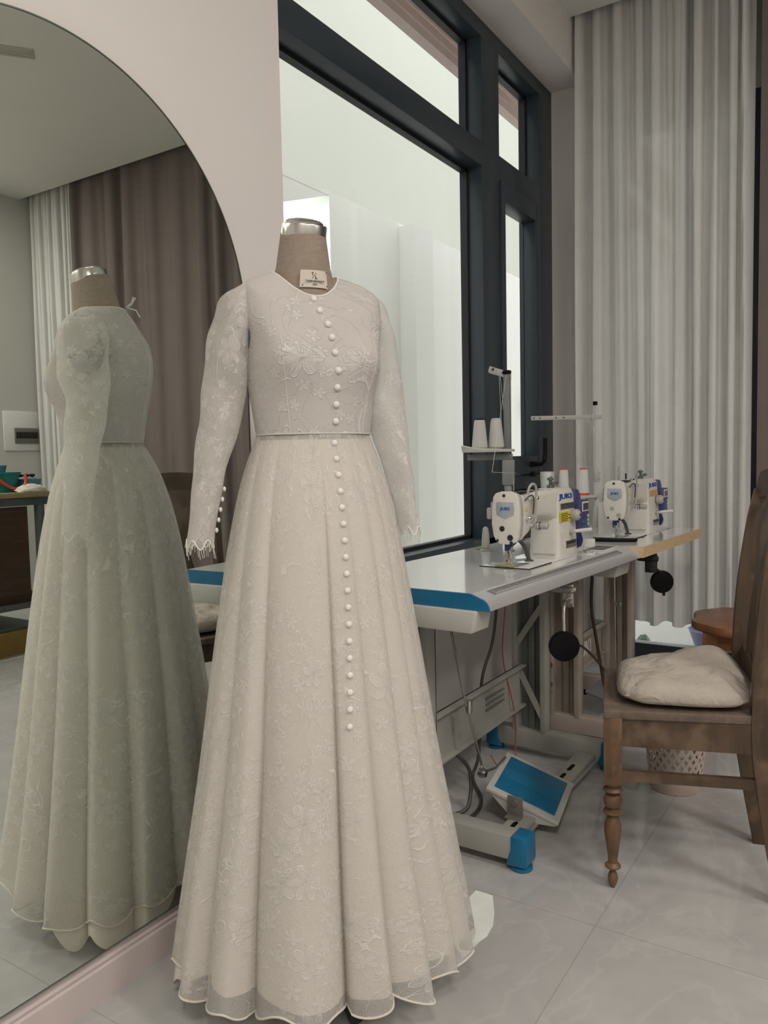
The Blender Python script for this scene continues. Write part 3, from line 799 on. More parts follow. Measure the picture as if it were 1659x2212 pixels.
LP = [(1.512, 0.146, 0.016, 0.022, 0.012), (1.505, 0.15, 0.026, 0.036, 0.014), (1.489, 0.156, 0.034, 0.052, 0.016), (1.45, 0.162, 0.039, 0.059, 0.018), (1.41, 0.1731, 0.04, 0.062, 0.018), (1.36, 0.1793, 0.0425, 0.061, 0.018), (1.3, 0.1859, 0.0445, 0.05, 0.027), (1.232, 0.1973, 0.0435, 0.045, 0.024), (1.162, 0.2157, 0.0365, 0.04, 0.02), (1.11, 0.2266, 0.0315, 0.036, 0.016), (1.05, 0.2377, 0.0285, 0.033, 0.013), (0.985, 0.251, 0.0265, 0.031, 0.01)]
RP = [(1.508, 0.14, 0.016, 0.022, 0.012), (1.501, 0.143, 0.026, 0.036, 0.012), (1.485, 0.147, 0.033, 0.046, 0.011), (1.45, 0.151, 0.036, 0.054, 0.008), (1.41, 0.1565, 0.036, 0.06, 0.004), (1.36, 0.159, 0.039, 0.06, -0.002), (1.3, 0.161, 0.041, 0.056, -0.01), (1.232, 0.1666, 0.0405, 0.052, -0.022), (1.162, 0.1741, 0.033, 0.046, -0.037), (1.11, 0.1815, 0.028, 0.04, -0.047), (1.05, 0.1865, 0.022, 0.037, -0.057), (0.995, 0.192, 0.02, 0.035, -0.067)]
rl = sleeve(-1, LP, 1); rr = sleeve(1, RP, 1)
# shoulder cap seams and scalloped cuffs
for sg, rg in ((-1, rl), (1, rr)):
    g = G(); rnd = random.Random(3)
    last = rg[-1]
    for i in range(0, 40):
        p = Vector(last[i]); d_ = Vector((rnd.uniform(-.004, .004), rnd.uniform(-.004, .004), -.012-.01*rnd.random()))
        g.tube([p, p+d_*.5, p+d_], .0005, 4)
    g.tube([Vector(q) for q in last], .0013, 6, False)
    g.build('cuff_fringe', M['trimw'], dress)
# buttons
def button(p, n, r=.0055):
    n = Vector(n).normalized(); z = Vector((0, 0, 1)); x = n.cross(z).normalized()
    Mb = basis(Vector(p), x, n.cross(x))
    g = G(); g.lathe([(.35*r, -.25*r), (.9*r, 0), (r, .25*r), (.85*r, .6*r), (.45*r, .85*r), (0, .92*r)], (0, 0, 0), 'z', 14, Mb if Mb.col[2].xyz.dot(n) > 0 else Mb @ Matrix.Rotation(pi, 4, 'X'))
    g.build('button', M['trimw'], dress)
for z in (1.474, 1.449, 1.421, 1.394, 1.363, 1.327, 1.294, 1.260, 1.226):
    # find t on the front line with this z
    lo, hi = 0.0, 8.0
    for _ in range(30):
        mid = (lo+hi)/2
        if torso(mid, -pi/2).z > z: lo = mid
        else: hi = mid
    ba = -pi/2-.08+.15*min(1, lo/6); p = torso(lo, ba); p1 = torso(lo+.2, ba); tn = (p1-p).normalized()
    button(p, Vector((.05, -1, 0))-tn*Vector((.05, -1, 0)).dot(tn), .0070)
zz = 1.182
BA = -pi/2-.05
while zz > .62:
    BA = -pi/2+.04-.14*(1.18-zz)/.5
    button(skirt_pt(BA, zz, 1.0), (-.03, -1, .14), .0064); zz -= .0325
for k in range(5):
    z = 1.092-.021*k; cx, rx, ry, cy = lerp(sorted([(-p[0],)+p[1:] for p in LP]), -z)
    button((-cx+rx*1.02, cy-.3*ry, z), (1, -.4, 0), .0055)
# ------------------------------------------------------------------ sewing tables
T1O = (-.8265, 1.7557, 0); T1R = radians(86.9)
t1 = thing('sewing_table', 'white topped industrial sewing table with blue plastic ends and an aluminium ruler edge', 'table', T1O, T1R)
L1, D1 = 1.167, .541
prof = [(0, .7624), (.001, .7705), (.005, .7787), (.010, .785), (.018, .790), (.054, .803)]
g = G(); g.prism([(.054, .764), (.054, .803), (D1, .803), (D1, .764)], 'x', .006, L1-.006); g.build('table_top', M['top'], t1, smooth=False)
g = G(); g.prism(prof+[(.054, .764)], 'x', .004, L1-.004); rail = g.build('ruler_edge', M['alu'], t1, angle=50)
for xx, xe in ((-.002, .006), (L1-.006, L1+.002)):
    g = G(); g.prism(prof+[(D1, .803), (D1, .762), (0, .762)], 'x', xx, xe); g.build('end_band', M['blue'] if xx < 0 else M['tray'], t1, angle=50)
# ruler scale lines on the sloping edge
g = G(); p0 = Vector((0, .018, .790)); p1 = Vector((0, .054, .803)); dd = (p1-p0).normalized(); nn = Vector((0, -dd.z, dd.y))*.0005
gb = G(); a_ = p0+dd*.003+nn*.5; b_ = p0+dd*.033+nn*.5
gb.add([(.068, a_.y, a_.z), (1.05, a_.y, a_.z), (1.05, b_.y, b_.z), (.068, b_.y, b_.z)], [(0, 1, 2, 3)]); gb.build('ruler_plate', mat('dull_ruler_plate', (.24, .24, .24), .45, .4), rail, smooth=False)
def quad(x0, x1, s0, s1):
    a = p0+dd*s0+nn; b = p0+dd*s1+nn
    g.add([(x0, a.y, a.z), (x1, a.y, a.z), (x1, b.y, b.z), (x0, b.y, b.z)], [(0, 1, 2, 3)])
nt = 200
for i in range(nt):
    x = .09+i*.0047
    ln = .018 if i % 10 == 0 else (.013 if i % 5 == 0 else .009)
    quad(x, x+.0016, .006, .006+ln)
quad(.068, 1.05, .0025, .004); quad(.068, 1.05, .031, .0325); quad(.068, .0703, .0025, .0325); quad(1.0477, 1.05, .0025, .0325)
g.build('ruler_scale', M['tick'], rail, smooth=False)
for x0, x1 in ((.012, .075), (1.023, 1.162)):
    g = G()
    y0_, y1_ = .031, .45
    g.prism([(y0_, .7615), (y1_, .7615), (y1_-.01, .704), (y0_+.012, .704)], 'x', x0-.027 if x0 < .1 else x0, x1, .004)
    g.build('end_tray', M['tray'], t1)
def stand(root, ys, x0, x1, col, cold, foot, zt=.760, posts=((-1.27, -1.115), (-1.203, -1.068)), braces=True):
    for i, y in enumerate(ys):
        # foot beam
        g = G(); g.box(x0, x1, y-.03, y+.03, .030, .098, .004); g.build('foot_beam', col, root, world=True)
        # channel post: web plus two flanges
        g = G(); a, b = posts[i]
        g.box(a, b, y+.02, y+.026, .09, zt); g.box(a, a+.022, y-.03, y+.026, .09, zt, .002); g.box(b-.022, b, y-.03, y+.026, .09, zt, .002)
        po = g.build('post', col, root, world=True)
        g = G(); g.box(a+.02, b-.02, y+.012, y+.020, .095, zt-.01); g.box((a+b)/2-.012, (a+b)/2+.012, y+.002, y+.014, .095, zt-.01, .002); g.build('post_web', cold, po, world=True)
        if braces and i:
            zc_ = .42
            for z0, z1 in ((zt-.17, zc_), (.15, zc_-.06)):
                g = G(); n = 2
                A_ = Vector((b-.01, y-.028, z0)); B_ = Vector((a+.012, y-.028, z1)); dv = (B_-A_).normalized(); w_ = Vector((-dv.z, 0, dv.x))*.011
                g.add([A_-w_, A_+w_, B_+w_, B_-w_, A_-w_+Vector((0, .004, 0)), A_+w_+Vector((0, .004, 0)), B_+w_+Vector((0, .004, 0)), B_-w_+Vector((0, .004, 0))], [(0,1,2,3),(4,7,6,5),(0,4,5,1),(1,5,6,2),(2,6,7,3),(3,7,4,0)])
                g.build('diagonal_brace', col, root, world=True)
            g = G(); g.box(b-.06, b, y-.034, y-.028, zt-.10, zt); g.build('gusset', col, root, world=True)
        # top bearer
        g = G(); g.box(x0+.02, -.875, y-.025, y+.025, zt-.02, zt, .002); g.build('top_bearer', col, root, world=True)
        for x, sg in ((x1, 1), (x0, -1)):
            if foot is M['blue']:
                g = G(); pr = [(x-sg*.035, .102), (x+sg*.012, .100), (x+sg*.014, .030), (x+sg*.010, .016), (x-sg*.050, .016), (x-sg*.046, .032), (x-sg*.036, .060)]
                g.prism(pr, 'y', y-.034, y+.034, .005); fc = g.build('foot_cap', foot, root, world=True)
                g = G(); g.lathe([(.030, 0), (.032, .004), (.030, .012), (.018, .014), (.016, .02)], (x-sg*.016, y, 0), 'z', 24); g.build('levelling_foot', foot, fc, world=True)
            else:
                g = G(); g.lathe([(.028, 0), (.030, .005), (.018, .016), (.010, .020), (.010, .035)], (x-sg*.05, y, 0), 'z', 20); g.build('levelling_foot', M['black'], root, world=True)
stand(t1, (1.972, 2.78), -1.30, -.822, M['tablegray'], M['tabledark'], M['blue'])
g = G(); g.box(-1.178, -1.172, 1.99, 2.77, .19, .35); g.box(-1.178, -1.150, 1.99, 2.77, .342, .350, .001); g.box(-1.178, -1.150, 1.99, 2.77, .19, .198, .001); g.build('stretcher_panel', M['tablegray'], t1, world=True)
g = G()
for i in range(3): g.box(-1.171, -1.166, 2.45, 2.60, .255+.02*i, .262+.02*i, .001)
g.build('panel_slot', M['tabledark'], t1, world=True)
# slotted bar between the feet
g = G(); g.box(-.95, -.87, 2.0, 2.75, .030, .036); g.box(-.944, -.876, 2.0, 2.75, .036, .058, .006); sb = g.build('slotted_bar', M['tablegray'], t1, world=True)
for y in (2.055, 2.47, 2.56): G().prism([(-.918, y), (-.918, y+.05), (-.912, y+.058), (-.904, y+.05), (-.904, y), (-.912, y-.006)], 'z', .0575, .0588).build('bar_slot', M['black'], sb, world=True)
# pedal
A_ = Vector((-1.050, 2.165, .135)); B_ = Vector((-1.036, 2.385, .135)); C_ = Vector((-.826, 2.425, .058)); D_ = Vector((-.832, 2.155, .058))
ex = (C_-B_).normalized(); ey = (B_-A_).normalized(); Mp = basis((A_+B_+C_+D_)/4, ex, ey)
g = G(); g.box(-.118, .118, -.128, .128, -.008, .006, .004, Mp)
pl = g.build('treadle_plate', M['tray'], t1, world=True)
g = G(); g.box(-.098, .098, -.104, .104, .006, .010, .003, Mp); mt_ = g.build('treadle_mat', M['blue'], pl, world=True)
g = G()
for i in range(7): g.box(-.096, .096, -.024+i*.008, -.022+i*.008, .0100, .0108, 0, Mp)
g.build('mat_ridge', mat('blue_ridge_rubber', (.04, .21, .36), .5), mt_, world=True)
for sgn in (-1, 1):
    G().prism([(-.105, -.006), (.112, -.006), (.112, -.012), (.01, -.050), (-.02, -.050)], 'y', sgn*.122-.003, sgn*.122+.003, 0, Mp).build('treadle_side', M['tray'], pl, world=True)
g = G(); yb = 2.145
g.box(-.955, -.905, yb-.004, yb, .058, .12, .002); g.box(-.955, -.905, yb-.03, yb, .056, .062, .002); g.lathe([(.009, -.006), (.009, .0)], (-.93, yb-.004, .10), 'y', 12)
g.build('treadle_bracket', mat('galvanised_bracket', (.26, .25, .23), .45, .4), t1, world=True)
g = G(); g.tube([(-1.125, 2.06, .76), (-1.11, 2.165, .40), (-1.075, 2.22, .15)], .0045, 8); g.lathe([(.010, -.02), (.012, 0), (.010, .02)], (-1.10, 2.18, .36), 'z', 10); g.lathe([(.014, -.012), (.016, 0), (.012, .012)], (-1.07, 2.21, .14), 'x', 12)
g.tube([(-1.07, 2.22, .14), (-1.045, 2.26, .145), (-1.04, 2.32, .16)], .004, 8)
g.build('treadle_rod', M['steel'], t1, world=True)
def smoothpath(pts, k=6):
    P = [Vector(p) for p in pts]; out = []
    for i in range(len(P)-1):
        p0 = P[max(i-1, 0)]; p1 = P[i]; p2 = P[i+1]; p3 = P[min(i+2, len(P)-1)]
        for j in range(k):
            t = j/k; out.append(.5*((2*p1)+(p2-p0)*t+(2*p0-5*p1+4*p2-p3)*t*t+(3*p1-p0-3*p2+p3)*t**3))
    out.append(P[-1]); return out
# knee lifters
def knee(root, base, el, pad, r, m, plate):
    g = G(); x, y, z = base
    g.box(x-.03, x+.012, y-.016, y+.016, z-.055, z+.018, .004); g.lathe([(.010, -.04), (.012, -.03), (.012, .03), (.010, .04)], (x-.02, y-.01, z), 'x', 12)
    g.lathe([(.007, -.03), (.007, .03)], (x+.0, y, z-.04), 'y', 10)
    br = g.build('knee_bracket', plate, root, world=True)
    g = G(); g.tube(smoothpath([(x, y, z-.03), el, (pad[0], pad[1], pad[2]+r*.8)], 5), .0058, 10); g.build('knee_rod', plate, root, world=True)
    g = G(); ax = Vector((.55, -.83, .05)).normalized(); Mb = basis(Vector(pad), ax.cross(Vector((0, 0, 1))), Vector((0, 0, 1)))
    sgn = 1 if (Mb.to_3x3() @ Vector((0, 0, 1))).dot(ax) > 0 else -1
    g.lathe([(r*.93, -.012*sgn), (r, -.006*sgn), (r, .006*sgn), (r*.95, .012*sgn), (r*.6, .014*sgn), (0, .014*sgn)], (0, 0, 0), 'z', 36, Mb)
    g.build('knee_pad', m, root, world=True)
knee(t1, (-0.8112, 2.3118, 0.7354), (-0.8049, 2.2307, 0.7039), (-0.7931, 2.1947, 0.5858), .045, M['black'], M['steel'])

# second table ----------------------------------------------------------------
T2O = (-.7517, 2.9256, 0); T2R = radians(86.5)
t2 = thing('sewing_table', 'white topped sewing table with a pale pine front edge under the curtain', 'table', T2O, T2R)
L2, D2 = .798, .514
g = G(); g.box(0, L2, .004, D2, .7635, .803, 0); g.build('table_top', M['top'], t2, smooth=False)
g = G(); g.box(0, L2, 0, .004, .7625, .8033, 0); g.build('edge_band', M['pine'], t2, smooth=False)
g = G(); g.box(-.003, 0.0, 0, D2, .7625, .8033, 0); g.build('edge_band', M['pine'], t2, smooth=False)
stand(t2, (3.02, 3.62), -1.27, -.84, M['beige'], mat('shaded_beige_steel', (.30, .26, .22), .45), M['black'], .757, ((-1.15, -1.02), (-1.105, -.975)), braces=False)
g = G(); g.box(-1.125, -1.119, 3.04, 3.61, .22, .36); g.box(-1.125, -1.09, 3.04, 3.61, .352, .36, .001); g.box(-1.125, -1.09, 3.04, 3.61, .22, .228, .001)
sp = g.build('stretcher_panel', M['beige'], t2, world=True)
text('panel_lettering', 'JUKI', .085, basis((-1.1185, 3.37, .282), (0, 1, 0), (0, 0, 1)), M['panelink'], sp, .0008, world=True, bold=.002)
g = G()
for z in (.30, .22): g.lathe([(.013, -.006), (.013, .0), (.010, .004)], (-1.139, 2.985, z), 'y', 14)
g.build('bolt', mat('zinc_bolt', (.25, .23, .20), .4, .5), t2, world=True)
g = G(); g.box(-1.155, -1.125, 2.984, 2.990, .19, .34, .002); g.build('bolt_plate', M['beige'], t2, world=True)
knee(t2, (-0.7661, 3.1275, 0.7354), (-0.7616, 3.1185, 0.6994), (-0.7481, 3.1861, 0.6363), .045, M['black'], M['blackm'])
g = G(); g.tube([(-0.7481, 3.2041, 0.6047), (-0.7481, 3.2221, 0.5777)], .0065, 8); g.build('knee_rod_tip', M['blackm'], t2, world=True)
g = G(); g.tube([(-1.03, 3.50, .757), (-1.00, 3.42, .30), (-.99, 3.40, .10)], .004, 8); g.lathe([(.012, -.012), (.012, .012)], (-1.0, 3.455, .48), 'x', 10)
g.build('treadle_rod', M['steel'], t2, world=True)
# treadle under the second table
Mp2 = basis((-.98, 3.38, .09), (1, 0, -.3), (0, 1, 0))
g = G(); g.box(-.11, .11, -.12, .12, -.006, .006, .004, Mp2); g.build('treadle_plate', mat('grey_treadle', (.20, .20, .20), .4), t2, world=True)
g = G(); g.box(-.995, -.925, 3.05, 3.59, .030, .056, .003); g.build('slotted_bar', M['beige'], t2, world=True)

# cables ------------------------------------------------------------------------
def cable(pts, r, m, label, k=7, name='cable', group=None):
    o = G().tube(smoothpath(pts, k), r, 8).build(name, m); tag(o, label, 'cable', group); return o
cable([(-1.18, 2.60, .757), (-1.185, 2.55, .50), (-1.20, 2.48, .35), (-1.20, 2.45, .10), (-1.21, 2.42, .02), (-1.12, 2.30, .008), (-1.09, 2.18, .008), (-1.12, 2.05, .01), (-1.2, 2.0, .008)], .006, M['cable'], 'grey power cable dropping beside the treadle rod under the blue ended table')
cable([(-1.16, 2.20, .19), (-1.13, 2.24, .12), (-1.12, 2.20, .02), (-1.155, 2.12, .008), (-1.09, 2.04, .008), (-1.02, 2.06, .008), (-.975, 2.03, .008)], .0065, M['cable'], 'thick grey cable curling over the floor behind the white foot beam')
cable([(-1.16, 2.64, .757), (-1.165, 2.60, .55), (-1.18, 2.62, .40), (-1.155, 2.66, .20), (-1.16, 2.68, .06), (-1.14, 2.62, .006), (-1.18, 2.58, .006), (-1.21, 2.57, .05)], .0022, M['wire'], 'thin orange red wire hanging in front of the braced post')
cable([(-.99, 3.09, .757), (-.995, 3.07, .55), (-.985, 3.10, .40), (-.96, 3.12, .22), (-.93, 3.12, .10), (-.90, 3.10, .03)], .007, M['cableb'], 'dark brown cable hanging straight down beside the far table post')
cable([(-1.17, 2.90, .415), (-1.08, 2.92, .42), (-1.0, 2.90, .42), (-.96, 2.94, .38), (-.92, 3.0, .30), (-.88, 3.02, .22), (-.86, 3.02, .14), (-.84, 3.06, .20), (-.81, 3.08, .17), (-.80, 3.08, .10)], .005, M['cableb'], 'dark cable looping from behind the black knee pad down towards the chair')

# ------------------------------------------------------------------ sewing machines
def machine(name, loc, rz, label, dotm, stick):
    # local +X runs from the needle head to the motor, -Y is the operator side
    t = thing(name, label, 'sewing machine', loc, rz); t.scale = (.90, .90, .90)
    # bed plate flush in the top
    g = G(); g.box(-.07, .47, -.085, .10, .0, .0025, .001); g.build('bed_plate', M['top'], t)
    g = G(); g.box(-.045, .055, -.030, .030, .0026, .0036, .0); g.build('needle_plate', M['steel'], t)
    g = G(); g.box(-.071, -.068, -.086, .101, .0, .0032); g.box(-.071, .12, -.087, -.0845, .0, .0032); g.build('bed_gap', M['blackm'], t)
    # pillar: tapering casting
    def ring(z, x0, x1, y0, y1, r=.016, n=5):
        pts = []
        for cx, cy, a0 in ((x1-r, y1-r, 0), (x0+r, y1-r, pi/2), (x0+r, y0+r, pi), (x1-r, y0+r, 1.5*pi)):
            for k in range(n): a = a0+pi/2*k/(n-1); pts.append((cx+r*cos(a), cy+r*sin(a), z))
        return pts
    g = G()
    g.loft([ring(.002, .262, .458, -.056, .066), (ring(.06, .266, .453, -.055, .065)), ring(.13, .266, .447, -.053, .062), ring(.19, .258, .440, -.051, .060, .018), ring(.235, .255, .438, -.048, .056, .02), ring(.252, .255, .436, -.040, .048, .02), ring(.257, .262, .428, -.030, .038, .02)], True, True, True)
    pil = g.build('pillar', M['mach'], t)
    # arm
    def aring(x, y0, y1, z0, z1, r=.018, n=5):
        pts = []
        for cy, cz, a0 in ((y1-r, z1-r, 0), (y0+r, z1-r, pi/2), (y0+r, z0+r, pi), (y1-r, z0+r, 1.5*pi)):
            for k in range(n): a = a0+pi/2*k/(n-1); pts.append((x, cy+r*cos(a), cz+r*sin(a)))
        return pts
    g = G(); g.loft([aring(-.030, -.046, .046, .092, .246), aring(.03, -.046, .046, .115, .248), aring(.055, -.040, .044, .150, .250), aring(.12, -.042, .048, .165, .254), aring(.22, -.045, .052, .160, .256), aring(.29, -.048, .056, .13, .256)], True, True, True)
    g.build('arm', M['mach'], t)
    # raised web between arm and pillar
    g = G(); g.prism([(-.045, .012), (.050, .012), (.044, .150), (.036, .176), (.012, .192), (-.020, .194), (-.036, .188), (-.040, .165)], 'x', .255, .264, .004); g.build('pillar_panel', M['mach'], pil)
    # face plate facing -X
    fp = [(-.052, .150), (-.050, .205), (-.046, .243), (-.036, .256), (-.015, .262), (.020, .262), (.038, .254), (.046, .238), (.050, .20), (.050, .150), (.045, .105), (.034, .088), (.008, .081), (-.022, .082), (-.036, .090), (-.046, .112)]
    fp = [(-y, z) for y, z in fp]
    g = G(); g.prism(fp, 'x', -.072, -.050, .004, ang=.9); face = g.build('face_plate', M['mach'], t)
    # the rim behind
    g = G(); g.prism([(y*.96, (z-.17)*.96+.17) for y, z in fp], 'x', -.052, -.030, .002, ang=.9); g.build('face_rim', M['machg'], t)
    bd = [(-.032, .226), (.032, .226), (.034, .205), (.032, .182), (0, .168), (-.032, .182), (-.034, .205)]
    g = G(); g.prism(bd, 'x', -.0735, -.072, .0004, ang=.9); bad = g.build('badge', M['badge'], face)
    text('badge_lettering', 'JUKI', .017, basis((-.0738, 0, .203), (0, -1, 0), (0, 0, 1)), M['logo'], bad, .0003, bold=.0009, squash=.8, spacing=1.1)
    for y, z, r in ((.012, .135, .0095), (-.018, .105, .0105)):
        G().lathe([(r, -.0735), (r, -.071)], (0, y, z), 'x', 20).build('plug', dotm, face)
    for y, z, r in ((.004, .248, .0055), (.030, .094, .005), (-.022, .088, .006)):
        G().lathe([(r, -.0735), (r, -.071)], (0, y, z), 'x', 16).build('screw', M['inkb'], face)
    # lifting lever on the far side
    g = G(); g.box(-.060, -.045, .050, .062, .175, .225, .004); g.box(-.060, -.045, .060, .078, .165, .205, .005); g.build('presser_lever', M['machg'], t)
    # finger guard loop in front
    g = G(); g.tube(smoothpath([(-.012, -.055, .250), (-.010, -.062, .275), (.010, -.066, .285), (.035, -.066, .270), (.040, -.064, .22), (.036, -.062, .16), (.022, -.058, .135)], 6), .0045, 8); g.build('take_up_guard', M['machg'], t)
    # tension assembly
    g = G(); g.lathe([(.006, 0), (.006, -.02), (.016, -.022), (.016, -.027), (.010, -.029), (.015, -.031), (.015, -.036), (.006, -.038), (.006, -.046)], (.03, -.046, .140), 'y', 20); g.build('tension_disc', M['chrome'], t)
    g = G(); g.lathe([(.010, -.085), (.012, -.092), (.012, -.108), (.009, -.112)], (.03, 0, .140), 'y', 18); g.build('tension_knob', M['machg'], t)
    g = G(); g.lathe([(.006, -.044), (.007, -.060), (.004, -.064)], (-.005, 0, .168), 'y', 12); g.build('thread_guide', M['chrome'], t); g = G(); g.lathe([(.008, -.044), (.009, -.066), (.006, -.070)], (.045, 0, .235), 'y', 14); g.build('thread_guide', M['chrome'], t)
    g = G(); g.tube(smoothpath([(-.02, -.050, .23), (.0, -.060, .245), (.02, -.064, .235), (.018, -.062, .18)], 5), .003, 8); g.build('thread_cover', M['cable'], t)
    # warning sticker with the triangle
    g = G(); g.prism([(-.012, .192), (.006, .192), (-.003, .208)], 'y', -.0478, -.0468); g.build('warning_triangle', M['yellow'], t)
    # needle bar, presser foot
    g = G(); g.lathe([(.006, .070), (.006, .092)], (-.030, .0, 0), 'z', 14); g.lathe([(.0085, .058), (.0085, .084)], (-.050, .005, 0), 'z', 14); g.build('bar_bushing', M['navy'], t)
    g = G(); g.lathe([(.0035, .022), (.0035, .086)], (-.050, .005, 0), 'z', 12); g.box(-.056, -.042, -.002, .012, .022, .046, .002); g.prism([(-.066, .004), (-.040, .004), (-.046, .012), (-.052, .026), (-.058, .012)], 'y', -.004, .014, .001); g.box(-.075, -.040, -.008, .018, .003, .0055, .001); g.build('presser_foot', M['steel'], t)
    g = G(); g.lathe([(.0035, .050), (.0035, .086)], (-.022, 0, 0), 'z', 12); g.box(-.028, -.010, -.006, .006, .046, .058, .002); g.lathe([(.0012, .004), (.0012, .048)], (-.022, 0, 0), 'z', 8); g.build('needle', M['chrome'], t)
    # hoses behind the needle
    g = G(); g.tube(smoothpath([(.02, .02, .10), (.07, .02, .085), (.11, .01, .05), (.12, .0, .004)], 6), .0075, 10); g.lathe([(.016, .002), (.016, .006), (.010, .008)], (.12, 0, 0), 'z', 16)
    g.tube(smoothpath([(.05, .04, .11), (.10, .05, .10), (.16, .05, .13), (.20, .05, .16)], 6), .0045, 8); g.tube(smoothpath([(.0, .03, .06), (.05, .04, .09), (.11, .05, .085), (.20, .055, .07)], 6), .005, 8); g.tube(smoothpath([(-.01, .02, .045), (.03, .04, .05), (.08, .03, .075), (.13, .03, .095)], 6), .004, 8)
    g.build('hose', M['cable'], t)
    # top fittings
    g = G(); g.box(.0, .12, -.02, .03, .252, .257, .002); g.lathe([(.010, .256), (.010, .262), (.005, .263)], (.17, -.005, 0), 'z', 14); g.lathe([(.004, .26), (.004, .285), (.006, .287)], (.15, .02, 0), 'z', 10); g.build('top_cap', M['blackm'], t)
    g = G(); g.lathe([(.012, .256), (.014, .262), (.014, .268), (.006, .270), (.006, .285), (.012, .287), (.012, .295), (.004, .298)], (.33, .005, 0), 'z', 16); g.box(.32, .35, -.02, -.005, .27, .282, .003); g.lathe([(.003, .25), (.003, .30)], (.375, .02, 0), 'z', 8); g.build('bobbin_winder', M['metald'], t)
    g = G(); g.lathe([(.0025, .24), (.0025, .32), (.004, .322)], (.04, .02, 0), 'z', 10); g.build('thread_pin', M['steel'], t)
    # dial on the operator side with ridges
    g = G(); r = .021; ring0 = []
    for yy, rr_ in ((-.056, r*.9), (-.060, r), (-.080, r), (-.084, r*.9), (-.090, r*.55)):
        rg = []
        for k in range(48):
            a = 2*pi*k/48; q = rr_*(1+(.045 if k % 2 else 0)*(1 if yy > -.082 else 0)); rg.append((.392+q*cos(a), yy, .152+q*sin(a)))
        ring0.append(rg)
    g.loft(ring0, True, True, True); g.build('stitch_dial', M['machg'], t)
    g = G(); g.lathe([(.006, -.0895), (.006, -.0915)], (.392, 0, .152), 'y', 14); g.build('dial_screw', M['inkb'], t)
    # reverse lever
    g = G(); g.box(.365, .390, -.075, -.052, .083, .094, .003); g.build('lever_mount', M['machg'], t)
    g = G(); g.tube([(.378, -.070, .090), (.385, -.100, .094), (.392, -.135, .098)], [.006, .0075, .0075], 12); g.build('reverse_lever', M['white'], t)
    # stickers and lettering on the pillar side
    Ms = basis((.345, -.0500, .225), (1, 0, 0), (0, .02, 1)) @ Matrix.Diagonal((2.2, 1, 1, 1))
    text('side_lettering', 'JUKI', .030, Ms, M['logo'], t, .0015, bold=.0008, squash=.85)
    if stick == 'yellow':
        G().box(.275, .385, -.0555, -.0535, .130, .168).build('warning_sticker', M['yellow'], pil)
        g = G()
        for i in range(5): g.box(.285, .375 if i % 2 else .350, -.0562, -.0555, .134+i*.0065, .1365+i*.0065)
        g.build('sticker_print', M['inkb'], pil)
        G().box(.285, .430, -.0545, -.0515, .178, .200).build('model_plate', M['steel'], pil)
    else:
        G().box(.285, .400, -.0545, -.0515, .172, .200).build('warning_sticker', M['orange'], pil)
    G().box(.330, .435, -.0575, -.0555, .028, .056).build('serial_plate', M['steel'], pil)
    g = G()
    for i in range(6): g.box(.338+i*.015, .347+i*.015, -.0582, -.0574, .042, .053)
    g.build('plate_print', M['inkb'], pil)
    # motor housing
    g = G(); pr = [(.470, .248), (.515, .248), (.535, .228), (.550, .190), (.550, .030), (.535, .012), (.470, .012)]
    g.prism([(x, z) for x, z in pr], 'y', -.050, .060, .008); mo = g.build('motor_housing', M['navy2'], t)
    g = G(); g.box(.478, .512, -.0545, -.048, .05, .205, .004); g.build('motor_side', M['navy'], t)
    g = G(); g.lathe([(.026, -.049), (.026, -.056), (.020, -.058), (.012, -.062), (.0, -.062)], (.515, 0, .045), 'y', 24); g.build('hand_wheel', M['navy'], t)
    # control panel box
    g = G(); g.box(.478, .562, -.074, -.045, .085, .205, .005); cp = g.build('control_panel', M['navy2'], t)
    G().box(.486, .556, -.0755, -.0735, .160, .198, .001).build('display_bezel', M['white'], cp)
    G().box(.493, .549, -.0765, -.0752, .165, .192).build('display', M['screen'], cp)
    g = G()
    for i in range(3): g.box(.546, .556, -.0758, -.0738, .135-.016*i, .146-.016*i)
    g.build('panel_button', M['white'], cp)
    g = G()
    for i in range(3):
        for j in range(2): g.box(.488+i*.018, .501+i*.018, -.0758, -.0738, .092+j*.022, .106+j*.022)
    g.build('panel_key', mat('muted_blue_key', (.06, .14, .26), .4), cp)
    for o in t.children_recursive:
        if o.name.split('.')[0] in ('motor_housing', 'motor_side', 'hand_wheel', 'control_panel', 'display_bezel', 'display', 'panel_button', 'panel_key'):
            o.data.transform(Matrix.Translation((-.034, 0, 0)))
    return t
ZT = .8033
m1 = machine('sewing_machine', (-.9806, 2.2731, ZT), radians(88), 'cream industrial sewing machine with a yellow warning sticker on the near table', M['inkb'], 'yellow')
m2 = machine('sewing_machine', (-.9265, 3.2285, ZT), radians(88), 'cream industrial sewing machine with an orange sticker on the far table', M['machg'], 'orange')
# green thread tangle under the near presser foot
g = G(); g.tube(smoothpath([(-0.9554, 2.2037, ZT+0.008), (-0.9734, 2.2127, ZT+0.015), (-0.9959, 2.2082, ZT+0.012), (-1.0095, 2.1992, ZT+0.008), (-0.9824, 2.1902, ZT+0.012), (-0.9464, 2.1902, ZT+0.01)], 6), .004, 6)
tag(g.build('thread_scrap', mat('olive_thread_scrap', (.30, .30, .16), .9)), 'small olive fabric scrap under the near presser foot', 'scrap')

